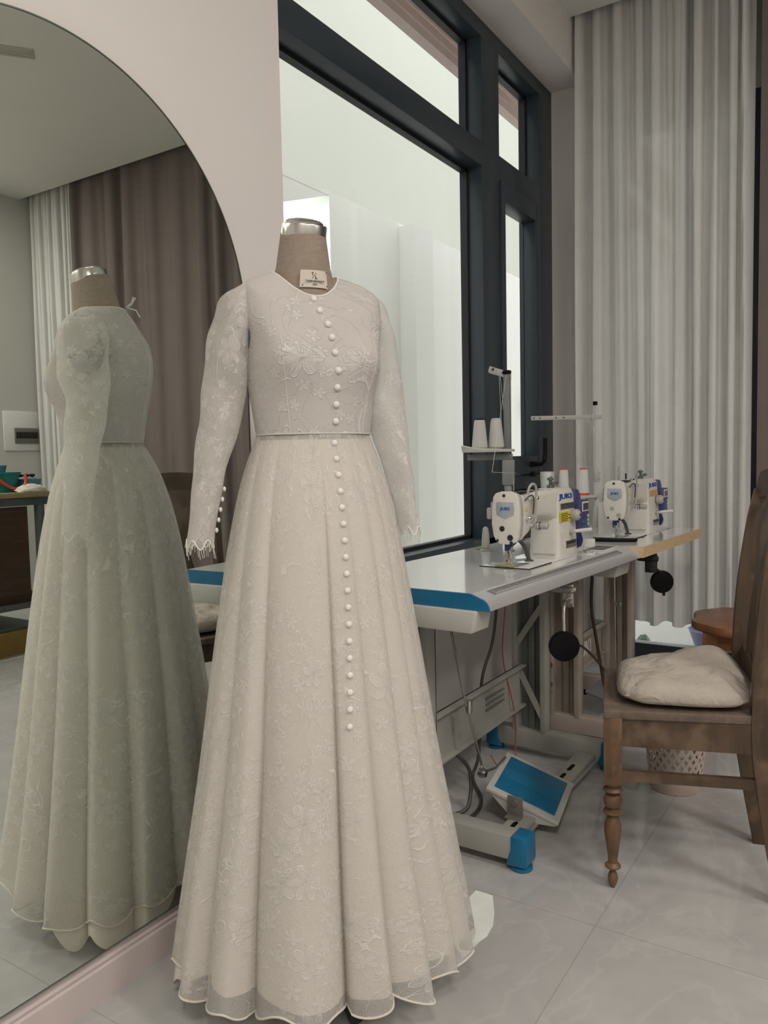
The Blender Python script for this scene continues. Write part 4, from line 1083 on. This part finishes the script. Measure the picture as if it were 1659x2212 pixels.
# ------------------------------------------------------------------ thread stands and cones
def cone(x, y, z, r0, r1, h, m, label, capm=None, basem=None, group='thread cones', name='thread_cone', tilt=0):
    t = thing(name, label, 'thread cone', (x, y, z), 0, group)
    t.scale = (.90, .90, .90)
    G().lathe([(r0*.8, .004), (r0, .010), (r1, h-.006), (r1*.9, h), (r1*.45, h+.001)], (0, 0, 0), 'z', 28).build('thread_wrap', m, t)
    if capm: G().lathe([(r1*.9, h-.005), (r1*.9, h+.004), (r1*.55, h+.007)], (0, 0, 0), 'z', 24).build('cone_top', capm, t)
    if basem: G().lathe([(r0*.96, 0), (r0*1.02, .003), (r0*1.0, .011)], (0, 0, 0), 'z', 28).build('cone_base', basem, t)
    return t
RTV = Vector((.84, .54, 0)).normalized()
s1 = thing('thread_stand', 'grey metal thread stand rising behind the near sewing machine', 'thread stand', (-1.2618, 2.8661, .8033)); s1.scale = (.90, .90, .90)
P = Vector((0, 0, 0)); g = G()
g.lathe([(.028, 0), (.028, .006), (.016, .008), (.016, .30)], (0, 0, 0), 'z', 18); st = g.build('pole', mat('grey_tube', (.27, .27, .265), .45), s1)
g = G(); g.box(-.013, .013, -.013, .013, .30, .735, .002); g.build('upper_pole', mat('grey_square_tube', (.20, .21, .21), .45), s1)
g = G(); Mj = basis((0, 0, .31), RTV, (0, 0, 1)); g.box(-.028, .026, -.055, .055, .010, .024, .004, Mj); g.build('joint_plate', mat('grey_plastic_joint', (.20, .21, .21), .45), s1)
Mt = basis((0, 0, 0), RTV, Vector((-.54, .84, 0)))
g = G(); g.box(-.175, .02, -.014, .014, .365, .392, .003, Mt); g.build('tray_bracket', mat('grey_bracket', (.18, .195, .19), .45), s1)
g = G(); pts = []
for i in range(24):
    a = 2*pi*i/24; pts.append((-.085+.115*cos(a), .075*sin(a)))
rings = [[(x, y, .400+.0*abs(x)) for x, y in pts], [(x*1.02, y*1.04, .408+max(0, (-.12-x))*.25) for x, y in pts], [(x*1.0, y*1.0, .411+max(0, (-.12-x))*.25) for x, y in pts]]
g.loft(rings, True, True, True, None, Mt); g.build('cone_tray', M['tray'], s1)
g = G(); g.prism([(.018, .742), (-.075, .772), (-.082, .750), (-.078, .742), (.018, .712)], 'y', -.003, .003, .001, Mt)
ta = g.build('thread_arm', mat('pale_grey_arm', (.36, .37, .37), .45), s1)
g = G()
for xx, z in ((-.062, .757), (-.018, .742)): g.lathe([(.006, -.005), (.006, .004)], (xx, 0, z), 'y', 12, Mt)
g.build('thread_eye', M['inkb'], ta)
G().box(-.015, .015, -.015, .015, .735, .752, .003).build('pole_cap', M['black'], s1)
g = G()
for (a, b) in (((-.03, 0, .735), (.0, 0, .40)), ((-.035, 0, .738), (-.022, 0, .42))):
    g.tube([Mt @ Vector(a), Mt @ Vector(b)], .0009, 5)
g.build('thread_strand', M['fine'], s1)
for off, lab_, cm in ((-.122, 'off white thread cone with a dark top, left one on the near thread stand', M['black']), (-.050, 'off white thread cone with a pale top, right one on the near thread stand', M['tray'])):
    p = Vector((-1.2618, 2.8661, 0))+RTV*off*.90
    cone(p.x, p.y, .8033+.3705, .035, .0235, .128, M['thread'], lab_, cm, None, 'thread cones on the near stand')
th = G(); th.tube([(-1.2636, 2.8661, 1.4727), (-1.1717, 2.5236, 1.0914), (-0.9914, 2.3118, ZT+.289)], .0008, 5)
tag(th.build('thread_line', M['fine']), 'fine white thread running from the near stand down to the near machine', 'thread')

s2_ = thing('thread_stand', 'thin pale metal thread stand with a black top and long arm behind the far table', 'thread stand', (-1.1627, 3.6503, .8033)); s2_.scale = (.90, .90, .90)
g = G(); g.lathe([(.014, 0), (.014, .10), (.008, .112), (.006, .115), (.006, .30), (.004, .301), (.004, .640)], (0, 0, 0), 'z', 14); g.build('pole', M['tray'], s2_)
g = G(); g.box(-.010, .010, -.010, .010, .635, .655, .002); g.build('pole_cap', M['black'], s2_)
g = G(); g.box(-.335, .035, -.003, .003, .563, .585, .001, Mt); ar = g.build('thread_arm', M['machg'], s2_)
g = G(); g.box(-.022, -.004, -.008, .010, .558, .590, .003, Mt); g.build('arm_clamp', M['machg'], ar)
g = G()
for xx in (-.32, -.29, -.205, -.165): g.lathe([(.004, -.0045), (.004, .0)], (xx, 0, .574), 'y', 10, Mt)
g.build('thread_eye', M['inkb'], ar)
g = G(); g.box(-.006, .018, -.012, .012, .235, .295, .003, Mt)
for z in (.25, .28): g.lathe([(.004, .016), (.004, .026)], (0, 0, z), 'x', 8, Mt)
g.build('pole_joint', M['machg'], s2_)
g = G(); pts = [(-.13+.155*cos(2*pi*i/28), .06*sin(2*pi*i/28)) for i in range(28)]
g.loft([[(x, y, .155) for x, y in pts], [(x, y*1.03, .163) for x, y in pts], [(x, y, .168) for x, y in pts]], True, True, True, None, Mt); g.box(-.05, .01, -.01, .01, .148, .156, .002, Mt)
g.build('cone_tray', M['tray'], s2_)
for off, m_, lab_, cm, r0, r1, h_ in ((-.062, M['thread2'], 'white thread cone with red rims, right one on the far thread stand', M['red'], .030, .023, .134), (-.165, M['thread2'], 'white thread cone with red rims, middle one on the far thread stand', M['red'], .028, .022, .134)):
    p = Vector((-1.1627, 3.6503, 0))+RTV*off*.90
    cone(p.x, p.y, .8033+.1515, r0, r1, h_, m_, lab_, cm, M['red'], 'thread cones on the far stand')
p = Vector((-1.1627, 3.6503, 0))+RTV*-.227
cone(p.x, p.y, .8033+.1515, .033, .037, .126, M['wrap'], 'grey wrapped thread cone, left one on the far thread stand', None, None, 'thread cones on the far stand')
th = G(); th.tube([(-1.1987, 3.6232, 1.3185), (-1.0095, 3.47, 1.123), (-0.9103, 3.3348, 1.0644)], .0007, 5); th.tube([(-1.2122, 3.6142, 1.3185), (-1.1987, 3.6052, 1.123), (-1.1897, 3.6232, 1.0509)], .0007, 5)
tag(th.build('thread_line', M['fine']), 'fine thread slanting from the long arm of the far stand to the far machine', 'thread')

# small items on the tables
g = G(); g.lathe([(.020, 0), (.022, .004), (.013, .008), (.016, .012), (.013, .060), (.010, .082), (.004, .088)], (-1.231, 2.591, ZT), 'z', 20)
tag(g.build('oil_spout', M['machg']), 'grey plastic cone spindle standing at the back of the near table', 'spindle')
g = G(); g.lathe([(.024, 0), (.025, .03), (.022, .032), (.022, .004)], (-1.262, 2.618, ZT), 'z', 20)
tag(g.build('small_jar', glass('clear_plastic_jar')), 'small clear plastic jar beside the grey spindle at the table back', 'jar')
# black scissors on the far table
# black trimmer lying beside
g = G(); g.prism([(0, -.004), (.05, -.010), (.10, -.015), (.155, -.010), (.165, 0), (.155, .010), (.10, .014), (.05, .010), (0, .004)], 'z', 0, .014, .004, Matrix.Translation((-.969, 3.024, ZT)) @ Matrix.Rotation(radians(20), 4, 'Z'))
tag(g.build('thread_snips', M['black']), 'long black handled snips in front of the far presser foot', 'snips')
# drawer tray with dark compartments by the corner of the ruler edge
tr = thing('parts_tray', 'shallow dark parts tray sunk in the near table beside the machine motor', 'tray', (-.870, 2.80, ZT), radians(88))
g = G(); g.box(-.07, .075, -.035, .045, 0, .0035, .001); g.build('tray_rim', M['white'], tr)
for i in range(3): G().box(-.062+i*.046, -.022+i*.046, -.028, .038, .0035, .0042).build('tray_pocket', M['metald'], tr, smooth=False)
g = G(); g.box(-.02, .02, -.014, .014, 0, .030, .003, Matrix.Translation((-.928, 2.844, ZT)) @ Matrix.Rotation(.3, 4, 'Z'))
tag(g.build('small_box', M['white']), 'tiny white box behind the blue motor on the near table', 'box')
g = G(); g.box(-.012, .012, -.030, .030, 0, .004, .001, Matrix.Translation((-.888, 2.704, ZT)) @ Matrix.Rotation(.5, 4, 'Z'))
tag(g.build('bobbin_clip', M['steel']), 'small steel clip lying by the foot of the near machine motor', 'clip')
g = G(); g.box(-.03, .03, -.002, .002, 0, .003, .0, Matrix.Translation((-.861, 3.236, ZT)) @ Matrix.Rotation(.6, 4, 'Z'))
tag(g.build('slot_cover', M['blackm']), 'thin black slot strip on the far table front', 'strip')
# oil pan opening lines on the far table
g = G(); g.box(-1.027, -.829, 3.632, 3.695, ZT, ZT+.002, 0)
tag(g.build('steel_plate', M['steel']), 'flat grey steel plate at the far end of the far table', 'plate')
# ------------------------------------------------------------------ wooden chair
CU = Vector((.957, .289, 0)); CV = Vector((-.289, .957, 0))
crn = Vector((-.609, 1.974, 0))
cctr = crn + CV*.2075
ch = thing('dining_chair', 'old dark brown wooden chair with turned front legs facing the sewing table', 'chair', (cctr.x, cctr.y, 0), atan2(CV.y, CV.x))
# local: +X = across to the far side (CV), local -Y = rearwards (CU)
def cy_(d): return -d
lp = [(.005, 0), (.007, .006), (.012, .017), (.0135, .028), (.011, .038), (.007, .046), (.0085, .049), (.0205, .057), (.0205, .061), (.0125, .069), (.0125, .082), (.016, .110), (.0205, .140), (.0225, .158), (.021, .176), (.016, .190), (.012, .199), (.022, .203), (.0255, .206), (.024, .211), (.014, .2135), (.012, .2165), (.020, .222), (.0235, .230), (.0245, .237), (.0235, .244), (.020, .252), (.012, .257), (.014, .260), (.0235, .263), (.0255, .267), (.022, .272), (.015, .276)]
for sx in (-1, 1):
    cx = sx*(.2075-.026); cyv = cy_(.024)
    g = G(); g.lathe(lp, (cx, cyv, 0), 'z', 28)
    g.box(cx-.0235, cx+.0235, cyv-.0235, cyv+.0235, .285, .465, .003)
    g.loft([[(cx+.014*cos(a), cyv+.014*sin(a), .272) for a in [2*pi*k/16 for k in range(16)]], [(cx+.022*cos(a), cyv+.022*sin(a), .284) for a in [2*pi*k/16 for k in range(16)]], [(cx+.0235*max(-1, min(1, 1.35*cos(a))), cyv+.0235*max(-1, min(1, 1.35*sin(a))), .294) for a in [2*pi*k/16 for k in range(16)]]], True, True, True)
    g.build('leg', M['chairleg'], ch, angle=32)
def post_ring(xc, d, z, wx=.026, wd=.042):
    return [(xc-wx/2, cy_(d-wd/2), z), (xc+wx/2, cy_(d-wd/2), z), (xc+wx/2, cy_(d+wd/2), z), (xc-wx/2, cy_(d+wd/2), z)]
RW = .180
for sx in (-1, 1):
    tab = [(0, .437, .026, .030), (.20, .405, .028, .038), (.38, .385, .030, .048), (.50, .383, .030, .050), (.75, .392, .028, .044), (.95, .415, .026, .038), (1.04, .430, .024, .030)]
    rings = []
    for k in range(40):
        z = 1.04*k/39; d_, wx, wd = lerp(tab, z); rings.append(post_ring(sx*(RW-.013), d_, z, wx, wd))
    G().loft(rings, True, True, True).build('back_post', M['chair'], ch, angle=30)
# seat board (trapezoid) and rails
g = G(); g.prism([(-.2075, 0), (.2075, 0), (.178, cy_(.372)), (-.178, cy_(.372))], 'z', .463, .487, .004); g.build('seat', M['chairseat'], ch)
for sx in (-1, 1):
    g = G(); x0 = sx*.183; x1 = sx*.168
    ring = lambda x, y, z0, z1, w_: [(x-w_, y, z0), (x+w_, y, z0), (x+w_, y, z1), (x-w_, y, z1)]
    g.loft([ring(x0, cy_(.045), .388, .463, .010), ring(x1, cy_(.366), .388, .463, .010)], True, True, True); g.build('side_rail', M['chair'], ch, smooth=False)
    g = G(); g.loft([ring(x0, cy_(.045), .295, .322, .008), ring(x1, cy_(.375), .295, .322, .008)], True, True, True); g.build('side_stretcher', M['chair'], ch, smooth=False)
G().box(-.16, .16, cy_(.014), cy_(.034), .392, .463, .002).build('front_rail', M['chair'], ch)
G().box(-.155, .155, cy_(.375), cy_(.395), .392, .463, .002).build('rear_rail', M['chair'], ch)
# crest rail, curved
g = G(); rings = []
for k in range(25):
    u = -1+2*k/24; x = u*(RW+.004); zt_ = 1.085+.022*(1-u*u)-.055*max(0, abs(u)-.8)/.2; zb_ = 1.01+.018*(1-u*u); d_ = .428+.018*(1-u*u)
    rings.append([(x, cy_(d_-.012), zb_), (x, cy_(d_+.012), zb_), (x, cy_(d_+.016), zt_-.006), (x, cy_(d_+.006), zt_), (x, cy_(d_-.010), zt_-.004)])
g.loft(rings, True, True, True); g.build('crest_rail', M['chair'], ch, angle=40)
g = G(); rings = []
for k in range(21):
    u = -1+2*k/20; x = u*(RW-.02); zt_ = .60-.022*(u*u)+.010*cos(u*9); rings.append([(x, cy_(.376), .535), (x, cy_(.396), .535), (x, cy_(.398), zt_), (x, cy_(.378), zt_)])
g.loft(rings, True, True, True); g.build('lower_back_rail', M['chair'], ch, angle=40)
g = G(); rings = []
for k in range(21):
    z = .59+.44*k/20; d_ = lerp([(0, .383), (.5, .386), (.75, .395), (.95, .420), (1.04, .438)], z)[0]; w_ = .050+.018*cos((z-.59)*14)
    rings.append([(-w_, cy_(d_-.006), z), (w_, cy_(d_-.006), z), (w_, cy_(d_+.006), z), (-w_, cy_(d_+.006), z)])
g.loft(rings, True, True, True); g.build('back_splat', M['chair'], ch, angle=40)

# cushion
def cushion():
    n = 44; rings = []; vs = []; fs = []
    cxm, cym = -.01, cy_(.204); sx, sy = .180, .168
    from mathutils import noise
    def h(u, v):
        e = max(0, 1-abs(u)**3.2)*max(0, 1-abs(v)**3.2); b = .056*e**.42
        # heaped rear far part (v=-1 is rear, u=+1 far)
        b += .040*exp(-((u-.35)/.60)**2-((v+.50)/.50)**2)*e**.3
        b += .014*noise.noise(Vector((u*2.2, v*2.2, 3)))*e + .008*noise.noise(Vector((u*5, v*3.0, 7)))*e - .003*abs(noise.noise(Vector((u*3, v*9.0, 2))))*e**.3
        return b
    for side in (0, 1):
        for j in range(n+1):
            for i in range(n+1):
                u = -1+2*i/n; v = -1+2*j/n
                # superellipse mapping
                k = (abs(u)**5+abs(v)**5)**.2 if (u or v) else 0; m = max(abs(u), abs(v)); q = (m/k) if k else 1
                x = cxm+sx*u*q*(1-.06*(v < 0)*(-v)); y = cym+sy*v*q
                x += .006*noise.noise(Vector((v*3, u*1.3, 1))); y += .007*noise.noise(Vector((u*3, v*1.3, 5)))
                z = .492+.022+(h(u, v) if side == 0 else -.021*(max(0, 1-abs(u)**4)*max(0, 1-abs(v)**4))**.3)
                vs.append((x, y, z))
    N1 = (n+1)*(n+1)
    for s_ in (0, 1):
        for j in range(n):
            for i in range(n):
                a = s_*N1+j*(n+1)+i; fs.append((a, a+1, a+n+2, a+n+1) if s_ == 0 else (a, a+n+1, a+n+2, a+1))
    bm = bmesh.new(); q = [bm.verts.new(v) for v in vs]
    for f in fs: bm.faces.new([q[i] for i in f])
    bmesh.ops.remove_doubles(bm, verts=bm.verts, dist=.0004); bm.verts.index_update()
    g = G(); g.add([v.co.copy() for v in bm.verts], [[v.index for v in f.verts] for f in bm.faces]); bm.free()
    return g
cu = cushion()
Mc = RM[ch.name]; cu.v = [Mc @ v for v in cu.v]
tag(cu.build('seat_cushion', M['linen'], angle=80), 'crumpled beige linen cushion on the seat of the wooden chair', 'cushion')

# ------------------------------------------------------------------ wooden stool
so = thing('wooden_stool', 'reddish brown wooden stool with a scalloped top behind the chair', 'stool', (-.465, 3.48, 0), radians(8))
def scallop(sx, sy, n=72):
    pts = []
    for k in range(n):
        a = 2*pi*k/n; c, s = cos(a), sin(a)
        q = 1/((abs(c)**5+abs(s)**5)**.2); w_ = 1+.045*cos(4*a)*1.0-.05*cos(8*a)
        pts.append((sx*c*q*w_, sy*s*q*w_))
    return pts
g = G(); g.loft([[(x*.975, y*.975, .425) for x, y in scallop(.21, .225)], [(x, y, .432) for x, y in scallop(.21, .225)], [(x, y, .448) for x, y in scallop(.21, .225)], [(x*.985, y*.985, .458) for x, y in scallop(.21, .225)], [(x*.96, y*.96, .460) for x, y in scallop(.21, .225)]], True, True, True)
g.build('stool_top', M['stool'], so, angle=40)
for sx in (-1, 1):
    for sy in (-1, 1):
        g = G(); bx, by = sx*.145, sy*.150
        r4 = lambda x, y, z, w_: [(x-w_, y-w_, z), (x+w_, y-w_, z), (x+w_, y+w_, z), (x-w_, y+w_, z)]
        g.loft([r4(bx+sx*.01, by+sy*.01, 0, .020), r4(bx, by, .425, .028)], True, True, True); g.build('leg', M['stool'], so, smooth=False)
for sy in (-1, 1):
    G().box(-.12, .12, sy*.158-.009, sy*.158+.009, .355, .425, .002).build('apron', M['stool'], so)
for sx in (-1, 1):
    G().box(sx*.152-.009, sx*.152+.009, -.125, .125, .355, .425, .002).build('apron', M['stool'], so)

# ------------------------------------------------------------------ waste basket
bk = thing('waste_basket', 'dusty pink plastic lattice waste basket on the floor behind the chair leg', 'basket', (-.595, 2.735, 0))
R0, R1, HB = .082, .112, .285
def rb(z): return R0+(R1-R0)*z/HB
G().lathe([(R0-.004, .0), (R0, .006), (rb(.045), .045), (rb(.045)-.003, .046), (R0-.005, .006), (.0, .005)], (0, 0, 0), 'z', 56).build('base', M['basket'], bk)
G().lathe([(rb(.255), .255), (rb(.255)+.001, .262), (R1+.004, .280), (R1+.005, .286), (R1-.001, .286), (rb(.255)-.003, .255)], (0, 0, 0), 'z', 56).build('rim', M['basket'], bk)
NL = 22
for sg in (-1, 1):
    g = G()
    for k in range(NL):
        rings = []
        for j in range(25):
            z = .040+(.260-.040)*j/24; a0 = 2*pi*k/NL+sg*j/24*1.55; hw = .0060/rb(z)
            r = rb(z)+sg*.0002
            rings.append([(r*cos(a0-hw), r*sin(a0-hw), z), (r*cos(a0+hw), r*sin(a0+hw), z), ((r-.002)*cos(a0+hw), (r-.002)*sin(a0+hw), z), ((r-.002)*cos(a0-hw), (r-.002)*sin(a0-hw), z)])
        g.loft(rings, True, True, True)
    g.build('lattice', M['basket'], bk, smooth=False)
g = crumple(0, 0, .07, .07, .14, 6)
g.v = [v+Vector((-.595, 2.735, .04)) for v in g.v]
tag(g.build('paper_waste', M['white'], angle=60), 'crumpled white scraps inside the pink lattice basket', 'scraps')

# ------------------------------------------------------------------ work table reflected in the mirror
wt = thing('cutting_table', 'high cutting table with a pale top and dark brown panel, seen in the mirror', 'table', (2.1, 1.6, 0))
G().box(1.58, 2.45, .2, 2.97, .955, .985, .002).build('table_top', M['benchtop'], wt, world=True)
G().box(1.60, 2.43, .22, 2.955, .905, .955, .002).build('top_rail', M['metald'], wt, world=True)
for x in (1.63, 2.40):
    for y in (.25, 2.91):
        G().box(x-.022, x+.022, y-.022, y+.022, 0, .905, .002).build('leg', M['metald'], wt, world=True)
G().box(1.615, 1.63, .28, 2.82, .37, .90, 0).build('side_panel', M['bench'], wt, world=True)
G().box(1.61, 2.42, .27, 2.885, .28, .315, .002).build('shelf_rail', M['metald'], wt, world=True)
G().box(1.64, 2.40, .27, 2.885, .315, .37, .0).build('lower_shelf', M['bench'], wt, world=True)
G().box(1.63, 2.42, .27, 2.885, .15, .175, .002).build('shelf_rail', M['metald'], wt, world=True)
G().box(1.606, 1.626, .27, 2.80, .012, .155, .002).build('plinth_board', M['yellowb'], wt, world=True)
# basket and tray on it
tb = thing('handled_basket', 'teal plastic basket with a coral handle on the cutting table, seen in the mirror', 'basket', (1.80, 2.742, .985))
g = G()
def sqring(r, z, k=1.0):
    return [(r*k*c*(1/((abs(c)**4+abs(s)**4)**.25)), r*s*(1/((abs(c)**4+abs(s)**4)**.25)), z) for c, s in [(cos(2*pi*i/32), sin(2*pi*i/32)) for i in range(32)]]
g.loft([sqring(.095, 0), sqring(.115, .11), sqring(.122, .113), sqring(.122, .122), sqring(.112, .122), sqring(.092, .006)], True, True, True); g.build('basket_body', M['teal'], tb)
g = G(); g.tube(smoothpath([(-.128, -.10, .118), (-.134, -.02, .05), (-.132, .05, .02), (-.128, .11, .05), (-.124, .115, .11)], 6), .009, 8); g.build('basket_handle', M['coral'], tb)
g = G(); g.loft([sqring(.06, .11), sqring(.07, .165), sqring(.05, .168)], True, True, True, None, Matrix.Translation((0, -.02, 0))); 
o = g.build('blue_container', M['paleblue'], tb); 
ty = thing('plastic_tray', 'pale blue plastic tray on the cutting table beside the teal basket, seen in the mirror', 'tray', (1.80, 3.0-.12, .985))
g = G(); g.box(-.10, .10, .0, .10, 0, .006, .002); g.loft([[(-.11, -.0, 0), (.11, -.0, 0), (.11, .08, 0), (-.11, .08, 0)], [(-.12, -.01, .075), (.12, -.01, .075), (.12, .088, .075), (-.12, .088, .075)]], True, False, False); 
g.build('tray_body', M['paleblue'], ty)
g = G(); g.tube([(-.12, -.01, .075), (.12, -.01, .075), (.12, .088, .075), (-.12, .088, .075), (-.12, -.01, .075)], .004, 6); g.build('tray_rim', M['paleblue'], ty)
sz = thing('scissors', 'black handled scissors resting on the pale blue tray, seen in the mirror', 'scissors', (1.80, 2.945, 1.066), radians(10))
g = G()
for oy in (-.02, .02):
    g.tube([(.0+.045*cos(a), oy+.020*sin(a), .012+.01*abs(sin(a))) for a in [2*pi*k/20 for k in range(21)]], .007, 8, False)
g.build('handle', M['black'], sz)
G().prism([(-.04, -.008), (-.15, 0), (-.04, .008)], 'z', .0, .004).build('blade', M['steel'], sz)
g = crumple(0, 0, .045, .10, .045, 8); g.v = [v+Vector((1.628, 2.86, .987+.03)) for v in g.v]
tag(g.build('white_cloth', M['lining'], angle=70), 'small heap of white cloth on the cutting table, seen in the mirror', 'cloth')

# bright floor reflection beside the hem, put in as a thin white patch
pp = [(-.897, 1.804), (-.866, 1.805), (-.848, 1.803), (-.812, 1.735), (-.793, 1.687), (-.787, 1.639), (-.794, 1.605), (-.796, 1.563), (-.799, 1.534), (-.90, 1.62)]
o = G().prism(pp, 'z', .0004, .0016).build('floor_reflection_patch', mat('floor_reflection_white', (.86, .90, .85), .5), smooth=False)
tag(o, 'bright floor reflection painted as a white patch beside the right hem of the dress', 'paper')
